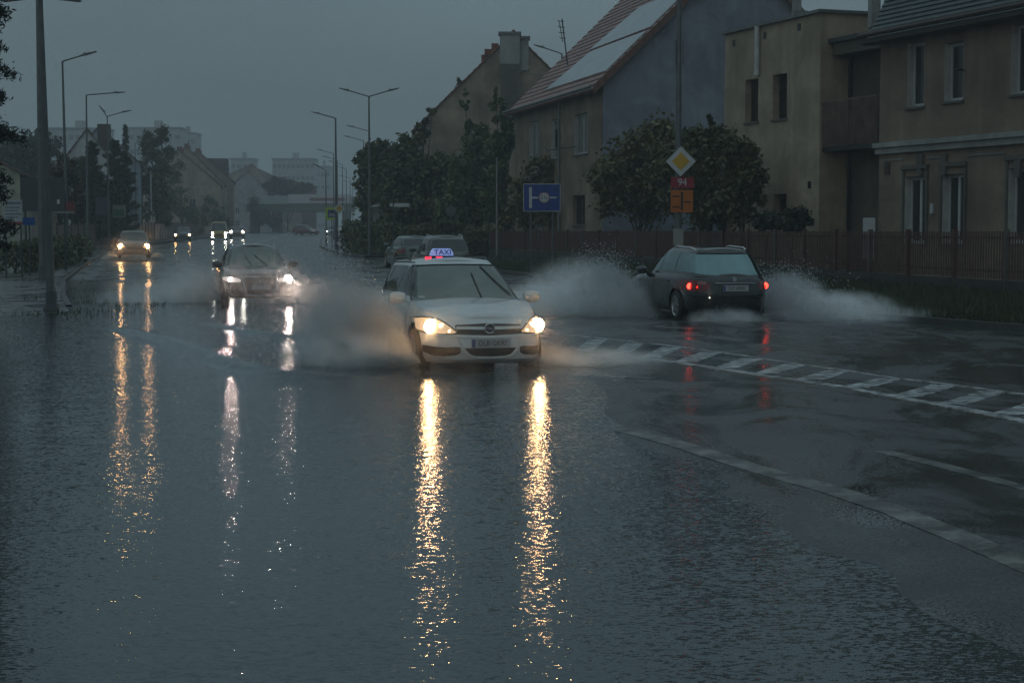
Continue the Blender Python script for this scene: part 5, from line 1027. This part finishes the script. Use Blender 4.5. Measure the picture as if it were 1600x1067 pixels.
hc = lhouse('terrace_house', 'third terrace house with a boxy brown dormer storey', 366, 310, 22, 9.2, 12.6, 5.4, stucco('rust_wall', (.40,.27,.22)), M_TILEB, -.15, group='terrace houses left of the road')
dm = MB().box(3, 18, .9, 6, 9.2, 13.4).build('dormer', stucco('dormer_brown', (.17,.12,.11)), hc.root)
for u in (5.4, 10.2, 15.0): f_ = MB().box(u-1, u+1, .85, .897, 10.5, 12.6).build('dormer_window', M_FRAME, dm); MB().box(u-.85, u+.85, .82, .848, 10.65, 12.45).build('pane', M_PANE, f_)
lhouse('grey_house', 'small pale grey gabled house rising behind the left end of the viaduct', 424, 400, 15, 9.2, 10.4, 4.6, stucco('pale_grey_wall', (.46,.45,.44)), M_TILE, -.12)
lhouse('red_roofed_house', 'long low house with a dull red roof above the viaduct', 470, 420, 30, 10.5, 24, 5.5, stucco('tan_wall', (.46,.37,.30)), M_TILE, -.1, wins=False)
lhouse('red_roofed_house', 'brick red block roof right of the long red roof', 494, 440, 24, 11.5, 16, 1.8, stucco('brick_wall', (.24,.12,.09)), M_TILE, -.1, wins=False)
lhouse('red_roofed_house', 'dark red roofed house behind the lamp posts far left', 108, 180, 10, 4.2, 8, 3.6, stucco('tan_wall', (.46,.37,.30)), pm('dull_red_tile', (.14,.05,.045), .6), -.2, wins=False)
# viaduct across the end of the road
Yv = 345; v = thing('viaduct', 'railway viaduct with a pale parapet crossing the end of the road', 'bridge', (px2w(455,Yv), Yv, zp(Yv))); k = Yv/2700; zb0 = zp(Yv)
zt, zm, zl = at(0,304,Yv).z-zb0, at(0,318,Yv).z-zb0, at(0,331,Yv).z-zb0
MB().box(-3*k, 95*k, -.2, 0, zm, zt).build('parapet', pm('parapet_pale', (.62,.57,.58), .7, var=.2), v); MB().box(-70*k, -3.2*k, -.2, 0, zm-.1, zt-.3).build('parapet', pm('parapet_grey', (.42,.44,.42), .7), v)
MB().box(-70*k, 95*k, .01, 8, zl, zt-.4).build('deck', pm('deck_dark', (.14,.15,.12), .8), v); MB().box(30*k, 85*k, -.27, -.21, zm+.5, zm+1.1).build('red_band', pm('faded_red', (.26,.12,.11), .6), v)
for x in (-60, -25, 85): MB().box((x-4)*k, (x+4)*k, .2, 7.6, -.5, zl-.02).build('pier', pm('pier', (.10,.10,.08), .8), v)
# panel blocks, far off in the rain
M_BLK = stucco('panel_block', (.55,.57,.57), .08); M_BW = pm('block_window', (.10,.11,.12), .4)
wm_ = None
def block(label, x0, x1, yt, Y, rows, cols):
    k = Y/2700; t = thing('panel_block', label, 'apartment block', (px2w(x0,Y), Y, zp(Y)), 0, 'panel blocks fading in the rain'); w = (x1-x0)*k; hh = at(0,yt,Y).z-zp(Y)
    MB().box(0, w, 0, 12, -1, hh).build('wall', M_BLK, t); MB().box(-.3, w+.3, -.3, 12.3, hh+.01, hh+.7).build('roof_slab', M_ZINC, t); MB().box(w*.45, w*.58, 4, 8, hh+.71, hh+3.2).build('lift_house', M_BLK, t)
    me = None
    for r in range(rows):
        for q in range(cols):
            X = w*(q+.5)/cols; z = hh*(r+.45)/rows
            if me is None: o = MB().box(-w/cols*.32, w/cols*.32, -.10, -.02, -.7, .8).build('window', M_BW, t); me = o.data
            else: o = link('window', me, t)
            o.location = (X, 0, z)
block('pale panel block above the roofs left of the white gable', 74, 168, 203, 560, 7, 8); block('pale panel block behind the tall dark trees', 203, 286, 202, 600, 7, 7); block('narrow panel block above the terrace houses', 276, 308, 210, 640, 7, 4)
block('panel block left of the viaduct with dark roof edge', 362, 398, 250, 700, 6, 4); block('longest panel block above the viaduct', 427, 493, 250, 720, 6, 9); block('lower panel block end right of the longest one', 494, 517, 262, 760, 5, 3)
# ------------------------------------------------------------------ trees and shrubs
M_BARK = pm('bark', (.045, .038, .03), .9, var=.3, scale=5, bump=.6)
def leafmat(name, col): return pm(name, tuple(.8*q for q in col), .55, var=.5, scale=.9)
L_DARK = leafmat('leaf_dark', (.125, .125, .048)); L_MID = leafmat('leaf_mid', (.135, .165, .060)); L_OLIVE = leafmat('leaf_olive', (.150, .135, .052)); L_GREY = leafmat('leaf_grey_green', (.06, .078, .046)); L_CON = leafmat('leaf_conifer', (.060, .074, .040))
def leaves(name, C, s, mat, parent, seed, asp=.55):
    rg = np.random.default_rng(seed); n = len(C); a = rg.normal(size=(n, 3)); a /= np.linalg.norm(a, axis=1)[:,None]; b = np.cross(a, rg.normal(size=(n, 3))); b /= np.linalg.norm(b, axis=1)[:,None]
    c = np.cross(a, b)*.25; a = a*(s*rg.uniform(.6, 1.25, n))[:,None]; b = b*(s*asp*rg.uniform(.6, 1.2, n))[:,None]; c = c*s
    V = np.stack([C-a, C+b-c, C+a, C-b-c], 1); F = np.arange(4*n).reshape(n, 4); return npmesh(name, V.reshape(-1, 3), F, mat, parent)
def tree(name, label, X, Y, lobes, leafn, ls, mat, trunk_h=2., tr=.16, seed=1, group=None, cat='tree', limbs=5):
    """lobes: (dx, dy, z, rx, ry, rz) ellipsoids that leaf clumps are gathered round"""
    rg = np.random.default_rng(seed); t = thing(name, label, cat, (X, Y, zp(Y)), 0, group); mb = MB(); top = max(l[2] for l in lobes)
    mb.tube([(0,0,-.3),(.04,0,trunk_h*.5),(0,.03,trunk_h),(.05,0,top*.75)], [tr*1.25, tr, tr*.85, tr*.3], 9)
    for l in lobes[:limbs]: mb.tube([(0,0,trunk_h*.8),(l[0]*.5,l[1]*.5,(trunk_h+l[2])*.5),(l[0]*.95,l[1]*.95,l[2])], [tr*.5, tr*.3, tr*.1], 6)
    mb.build('trunk', M_BARK, t, smooth=True); vol = np.array([l[3]*l[4]*l[5] for l in lobes])**.67; per = (vol/vol.sum()*leafn).astype(int); out = []
    for l, n in zip(lobes, per):
        nc = max(6, int(n/70)); d = rg.normal(size=(nc, 3)); d /= np.linalg.norm(d, axis=1)[:,None]; rr = rg.random(nc)**.45*rg.uniform(.78, 1.14, nc); cc = np.array(l[:3])+d*rr[:,None]*np.array(l[3:])
        k = rg.integers(0, nc, n); sp = min(l[3:])*.20; out.append(cc[k]+rg.normal(size=(n, 3))*sp*rg.uniform(.5, 1.3, nc)[k][:,None])
    C = np.concatenate(out); C = C[C[:,2] > .05]; leaves('crown', C, ls, mat, t, seed+50); return t
def pxl(px, py, Y, X, rx, rz, dy=0, ry=None):               # a lobe given where the photo shows it
    p = at(px, py, Y+dy); k = Y/2700; return (p.x-X, dy, p.z-zp(Y), rx*k, (ry or rx)*k, rz*k)
def ptree(name, label, cx, Y, lobes, n, ls, mat, **kw):
    X = px2w(cx, Y); return tree(name, label, X, Y, [pxl(a, b, Y, X, c, d) for a, b, c, d in lobes], n, ls, mat, **kw)
G = 'trees behind the side street corner'
ptree('leafy_tree', 'dark leafy tree at the corner behind the crossing sign', 588, 116, [(578,262,22,30),(596,245,26,22),(570,300,16,28),(600,300,38,45),(590,335,30,24)], 9000, .20, L_DARK, seed=3, group=G)
ptree('leafy_tree', 'dense tree with a sloping top against the tall gable', 660, 109, [(640,228,26,16),(662,205,15,18),(640,268,42,30),(684,268,30,36),(676,176,7,9),(640,325,50,36)], 9500, .20, L_DARK, seed=4, group=G)
ptree('willow_tree', 'loose feathery tree in front of the pale gable', 745, 101, [(736,200,15,34),(726,165,7,26),(750,232,22,36),(728,265,30,34),(742,305,44,38),(712,330,38,28)], 6500, .15, L_MID, seed=5, group=G)
ptree('willow_tree', 'feathery tree between the pale gable and the red tiled roof', 788, 100, [(783,175,12,26),(774,152,5,16),(798,210,14,34),(778,240,20,40),(786,295,18,48),(775,335,30,22)], 6500, .15, L_MID, seed=6, group=G)
ptree('poplar_tree', 'thin tree top poking over the gable slope', 722, 119, [(718,128,5,16),(714,150,10,22),(724,185,18,34)], 1800, .16, L_MID, seed=7, group=G, tr=.1)
def hedge(name, label, pts, h, wd, n, ls, mat, seed):
    rg = np.random.default_rng(seed); P = np.array(pts); sg = np.concatenate([[0], np.cumsum(np.hypot(*np.diff(P, axis=0).T))]); s = rg.random(n)*sg[-1]; x = np.interp(s, sg, P[:,0]); y = np.interp(s, sg, P[:,1])
    u = rg.uniform(-1, 1, n); v = rg.random(n)**.7; z = v*h*(.8+.35*(vnoise(x*.9, y*.9, seed))); C = np.stack([x+u*wd*(1-.35*v), y+rg.uniform(-.5, .5, n)*wd, z+zpv(y)], -1)-np.array([P[0][0], P[0][1], 0])
    t = thing(name, label, 'hedge', (P[0][0], P[0][1], 0)); leaves('foliage', C, ls, mat, t, seed)
    mb = MB()
    for k in range(14): q = k/13*sg[-1]; X, Y = np.interp(q, sg, P[:,0])-P[0][0], np.interp(q, sg, P[:,1])-P[0][1]; mb.tube([(X,Y,zp(P[0][1])-.1),(X+.1,Y,h*.6+zp(P[0][1]))], [.05,.02], 5)
    mb.build('stems', M_BARK, t)
hedge('hedge', 'low dark hedge along the side street behind the grey estate', [(px2w(545,108),108),(px2w(620,100),100),(px2w(700,99),99),(px2w(775,98.5),98.5)], 1.9, .8, 9000, .13, L_DARK, 31)
# shrubs behind the fence, in front of the blue-grey gable
GS = 'shrubs behind the brown fence'
ptree('garden_shrub', 'broad dark shrub before the blue-grey gable wall', 1000, 76, [(960,270,40,45),(1000,240,50,42),(1040,225,40,38),(985,310,52,45),(1045,300,60,55),(1070,260,40,60),(945,300,22,30)], 13000, .13, L_OLIVE, seed=11, group=GS, cat='shrub', trunk_h=1, tr=.09)
ptree('garden_shrub', 'tall dark shrub behind the 94 sign post', 1110, 66.5, [(1060,255,45,50),(1080,222,22,26),(1118,228,34,32),(1100,280,55,55),(1110,330,50,30)], 10000, .12, L_DARK, seed=12, group=GS, cat='shrub', trunk_h=1, tr=.09)
ptree('garden_shrub', 'dark shrub growing against the corner of the ochre block', 1160, 62, [(1148,240,26,34),(1168,268,28,44),(1150,300,34,44),(1180,310,18,32)], 6000, .12, L_DARK, seed=17, group=GS, cat='shrub', trunk_h=.8, tr=.07)
ptree('pointed_shrub', 'small pointed conifer above the dark shrub', 1110, 69, [(1109,190,5,14),(1109,210,10,18)], 900, .12, L_CON, seed=13, group=GS, cat='shrub', tr=.05)
ptree('round_shrub', 'clipped round dark shrub by the ochre wall, topmost of two domes', 1236, 59, [(1240,345,26,18)], 3500, .09, L_CON, seed=14, group=GS, cat='shrub', trunk_h=.5, tr=.06, limbs=1)
ptree('round_shrub', 'clipped round dark shrub left of the taller dome', 1196, 60.5, [(1196,346,22,13)], 2600, .09, L_CON, seed=15, group=GS, cat='shrub', trunk_h=.5, tr=.06, limbs=1)
ptree('garden_shrub', 'shrub under the blue weight limit sign', 860, 89, [(850,270,26,20),(825,300,26,40),(870,330,36,26),(815,335,26,26)], 4500, .14, L_OLIVE, seed=16, group=GS, cat='shrub', trunk_h=.8, tr=.06)
# left-hand trees
GL = 'dark trees left of the road'
def conifer(name, label, px, Y, ytop, wpx, n, mat=L_CON, seed=1, ls=.16, group=GL, droop=.25, base=.4, narrow=1.0, asp=.3, nbk=1.0):
    k = Y/2700; t = thing(name, label, 'tree', (px2w(px,Y), Y, zp(Y)), 0, group); Ht = at(px, ytop, Y).z-zp(Y); rw = wpx*k/2; rg = np.random.default_rng(seed)
    MB().tube([(0,0,-.3),(0,0,Ht*.98)], [rw*.09+.05, .02], 8).build('trunk', M_BARK, t)
    nb = int((26+Ht*5)*nbk); out = []; per = n//nb; mb = MB()
    for j in range(nb):
        f = (j+.5)/nb; z = base+(Ht-base)*f; L = rw*(1-f)**narrow*rg.uniform(.65, 1.15)+.08; a = rg.uniform(0, 6.28); d = np.array([math.cos(a), math.sin(a), 0]); s = rg.random(per)**.7
        C = np.array([0,0,z])+d*(s*L)[:,None]; C[:,2] += -droop*L*s**1.5+rg.normal(0, .05, per)*L*.6; C += rg.normal(size=(per, 3))*np.array([1,1,.5])*(.05+.15*L*(1-s))[:,None]; out.append(C); mb.tube([(0,0,z),(d[0]*L*.9,d[1]*L*.9,z-droop*L*.8)], [.03,.008], 4)
    mb.build('branches', M_BARK, t); leaves('crown', np.concatenate(out), ls, mat, t, seed, asp); return t
conifer('thuja_tree', 'columnar thuja in front of the white gable', 147, 132, 222, 62, 8000, seed=21, droop=-.3, narrow=.55); conifer('thuja_tree', 'tall columnar thuja left of the grey balcony house', 181, 137, 220, 66, 9000, seed=22, droop=-.3, narrow=.5)
conifer('thuja_tree', 'wide dark thuja touching the balcony house', 196, 142, 238, 60, 8000, seed=26, droop=-.3, narrow=.5); conifer('spruce_tree', 'pointed spruce behind the thujas', 199, 178, 196, 40, 4000, seed=23, ls=.22)
ptree('leafy_tree', 'tall dark tree with a flat top left of the terrace', 246, 190, [(254,212,14,16),(236,230,20,26),(256,250,16,40),(242,280,24,45),(252,325,22,34)], 8000, .22, L_DARK, seed=24, group=GL)
ptree('leafy_tree', 'rounded grey-green tree behind the billboard', 40, 175, [(30,245,40,34),(62,235,28,30),(5,240,30,28),(35,275,50,26)], 8000, .30, L_GREY, seed=25, group=GL)
ptree('leafy_tree', 'reddish dark tree between the lamp posts', 95, 120, [(92,270,22,26),(82,300,26,30),(112,290,18,36),(120,325,22,24)], 6000, .20, leafmat('leaf_rust', (.085,.050,.032)), seed=27, group=GL)
ptree('leafy_tree', 'dark tree above the notice board', 140, 138, [(128,275,22,35),(150,290,26,40),(165,320,34,30),(120,320,24,30)], 6000, .20, L_CON, seed=28, group=GL)
ptree('garden_shrub', 'dark shrub in front of the first terrace house', 285, 235, [(278,262,14,22),(272,300,20,40),(290,330,26,24),(310,345,26,16)], 5000, .18, L_DARK, seed=29, group=GL, cat='shrub')
ptree('garden_shrub', 'dark round shrub before the third terrace house', 330, 268, [(328,325,17,20),(345,340,18,16)], 2600, .18, L_CON, seed=30, group=GL, cat='shrub')
ptree('garden_shrub', 'reddish shrub before the pale grey house', 405, 338, [(395,330,14,22),(415,340,20,14),(432,350,14,10)], 2500, .24, leafmat('leaf_rust', (.085,.050,.032)), seed=33, group=GL, cat='shrub')
ptree('leafy_tree', 'brown autumn trees above the viaduct parapet', 450, 380, [(430,292,20,14),(455,296,24,12),(475,298,16,12)], 4000, .45, leafmat('leaf_rust', (.085,.050,.032)), seed=34, group=GL)
hedge('hedge', 'dark hedge below the white information board', [(px2w(-20,66),66),(px2w(50,68),68),(px2w(120,84),84)], 1.3, .6, 6000, .11, L_DARK, 35)
hedge('hedge', 'low dark planting left of the oncoming cars', [(px2w(120,96),96),(px2w(130,112),112)], 1.1, .8, 2500, .12, L_DARK, 36)
conifer('spruce_tree', 'big spruce reaching in from the left picture edge', -92, 33, -1000, 250, 120000, mat=leafmat('leaf_spruce', (.022, .030, .020)), seed=41, ls=.075, group=None, droop=.38, base=1.8, narrow=.8, asp=.24, nbk=3.2)
# ------------------------------------------------------------------ rain haze round everything
hz = bpy.data.materials.new('rain_haze'); hz.use_nodes = True; nt = hz.node_tree; nt.nodes.clear(); pv = nt.nodes.new('ShaderNodeVolumePrincipled'); pv.inputs['Color'].default_value = (.86, .92, .96, 1); pv.inputs['Density'].default_value = .00112; pv.inputs['Anisotropy'].default_value = .1
oo = nt.nodes.new('ShaderNodeOutputMaterial'); nt.links.new(pv.outputs[0], oo.inputs['Volume'])
hb_ = MB().box(-1520, 1520, -70, 1510, -1.3, 62).build('haze', hz); tag(hb_, 'grey rain haze lying over the whole street', 'haze', kind='stuff')
